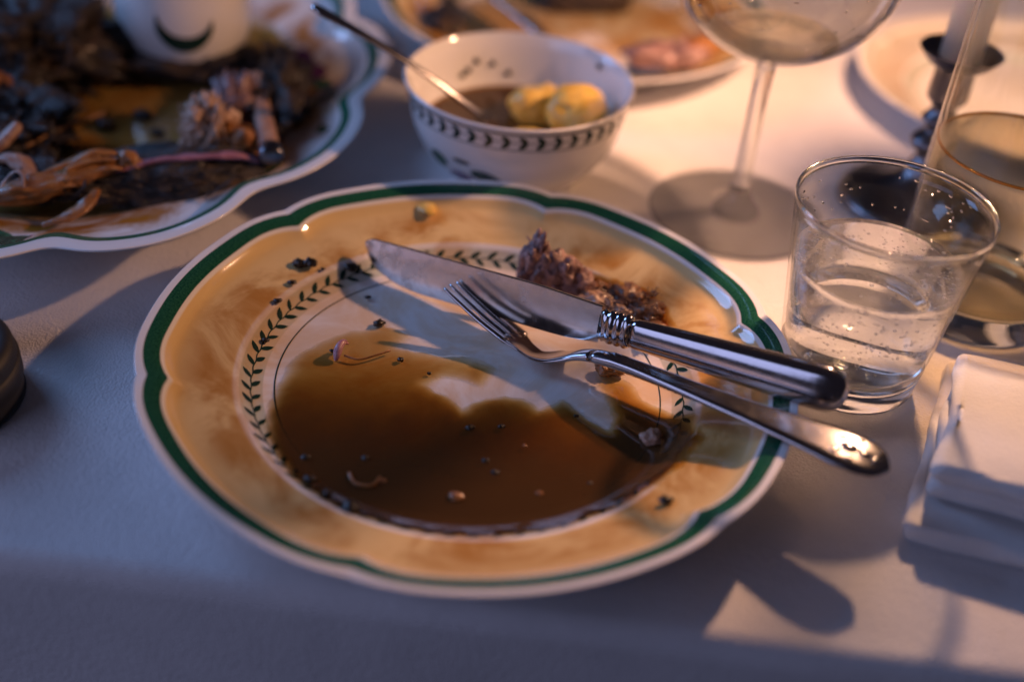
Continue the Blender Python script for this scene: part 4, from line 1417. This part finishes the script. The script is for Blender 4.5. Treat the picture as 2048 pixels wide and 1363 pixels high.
V, F = merge(shred([(-23.6, 7.6, 2.1), (-21.4, 8.3, 2.4), (-19.2, 9.5, 2.65), (-17.4, 10.9, 2.8)], [.45, .62, .72, .70, .55, .3], 5, .55, .7, 18, 12),
             lump((-17.1, 11.2, 2.85), (.62, .45, .42), 211, 4, .5, 1.6, fine=.2), shred([(-19.6, 9.9, 3.0), (-18.6, 10.8, 3.35), (-17.6, 11.2, 3.2)], .24, 6), shred([(-19.4, 9.5, 3.1), (-18.4, 10.4, 3.2), (-17.5, 10.8, 3.1)], .18, 7), shred([(-20.6, 9.0, 2.9), (-19.4, 10.2, 3.1), (-18.2, 10.7, 3.3)], .2, 8))
o = mk('skin_strip', V, F, M['skin'], None)
tag(o, 'long golden skin strip with torn pale end at the front left of the platter', 'meat')
strip('skin_curl', [(-19.6, 6.6, 1.9), (-18.7, 7.1, 2.1), (-18.0, 8.0, 2.3), (-18.0, 9.2, 2.4)], .34, 9, 'skin', 'curled skin shred hanging below the golden strip', .45)
for i, (pts, rr, mt, lb) in enumerate([
        ([(-24.2, 10.6, 2.6), (-23.2, 11.6, 3.0), (-22.7, 12.6, 3.6)], .36, 'bone', 'pale pinkish shred sticking up at the far left of the platter'),
        ([(-23.6, 10.3, 2.5), (-22.3, 10.5, 2.9), (-21.3, 9.9, 2.5), (-20.8, 9.4, 2.3)], .40, 'bone', 'whitish gristle shred above the golden skin strip'),
        ([(-21.9, 8.0, 2.75), (-21.5, 8.8, 3.15), (-21.0, 8.6, 3.2), (-20.8, 8.1, 2.85)], .08, 'bone', 'thin white sinew loop on the golden skin strip'),
        ([(-20.9, 11.2, 2.0), (-19.6, 12.3, 2.35), (-18.2, 12.6, 2.4), (-17.0, 12.2, 2.2)], .15, 'skin', 'thin brown curved bone behind the golden skin strip'),
        ([(-23.0, 13.4, 1.9), (-21.6, 15.6, 2.1), (-20.4, 17.4, 2.0)], .14, 'skin', 'thin rib bone left of the brown juices on the platter')]):
    strip('meat_shred', pts, rr, 30 + i, mt, lb, .6)
chunk('dark_leaf', (-17.4, 14.3, 1.3), (2.2, .9, .5), 213, M['black'], 'dark shiny wilted leaf beside the pale joint', (.2, -.15, .35), .35, 1.2, 0, fine=.08, cat='leaf')
for i, (x, y, rr, lb) in enumerate([(-19.3, 19.8, .5, 'burnt crumb near the centre of the brown juices on the platter'), (-18.0, 18.0, .35, 'burnt crumb closest to the pale joint on the platter'), (-16.8, 20.4, .45, 'burnt crumb nearest the purplish shredded scrap on the platter'), (-20.9, 18.4, .5, 'burnt crumb at the left of the brown juices on the platter')]):
    o = chunk('burnt_crumb', (x, y, pz(x, y) + .25), (rr, rr * .8, rr * .5), 220 + i, M['herb'], lb, cat='crumb')
    o['group'] = 'burnt crumbs on the platter'

# serving utensil handle lying on the platter
A, B = Vector((-13.4, 21.2, 2.9)), Vector((-10.75, 13.0, 2.75))
us = thing('serving_utensil', 'serving utensil handle with metal end cap lying over the platter rim', 'utensil', B)
d = (B - A).normalized()
Hs = Vector((0, 0, 1)).cross(d).normalized(); Us = d.cross(Hs)
secs = [section(A - B + d * s, Hs, Us, .42 + .1 * s / 8.6, .32, 16) for s in np.linspace(0, (B - A).length - .9, 20)]
recalc(mk('handle', *loft(secs), M['bone'], us))
secs = [section(d * s, Hs, Us, .56 * g, .42 * g, 18) for s, g in [(-.95, .9), (-.9, 1), (-.7, 1.03), (-.2, 1.05), (.0, 1.0), (.06, .8)]]
recalc(mk('end_cap', *loft(secs), M['pewter'], us))

# ================================================================== leftovers on the back plate
chunk('meat_leftover', (9.3, 29.6, 2.6), (2.7, 1.1, .7), 301, M['meat'], 'blurred purplish meat strip on the right rim of the plate behind the bowl', (0, .05, .45), .35, 1.2, 24, 1.4, .1)
chunk('meat_leftover', (11.6, 31.4, 2.75), (1.1, .8, .5), 302, M['skin'], 'small orange-brown scrap at the outer right rim of the plate behind', (0, .05, .4), .35, 1.2, 10, .9, .08)
chunk('meat_leftover', (4.2, 41.2, 1.6), (3.6, 1.4, 1.2), 303, M['meat_dark'], 'dark blurred meat at the top edge of the plate behind', (0, 0, 0), .35, 1.2, 10, 1.4, .1)
chunk('meat_leftover', (-4.6, 34.4, 1.5), (1.2, 1.9, .9), 304, M['meat_dark'], 'dark blurred scrap left of the knife on the plate behind', (0, 0, .4), .35, 1.2, 10, 1.2, .1)
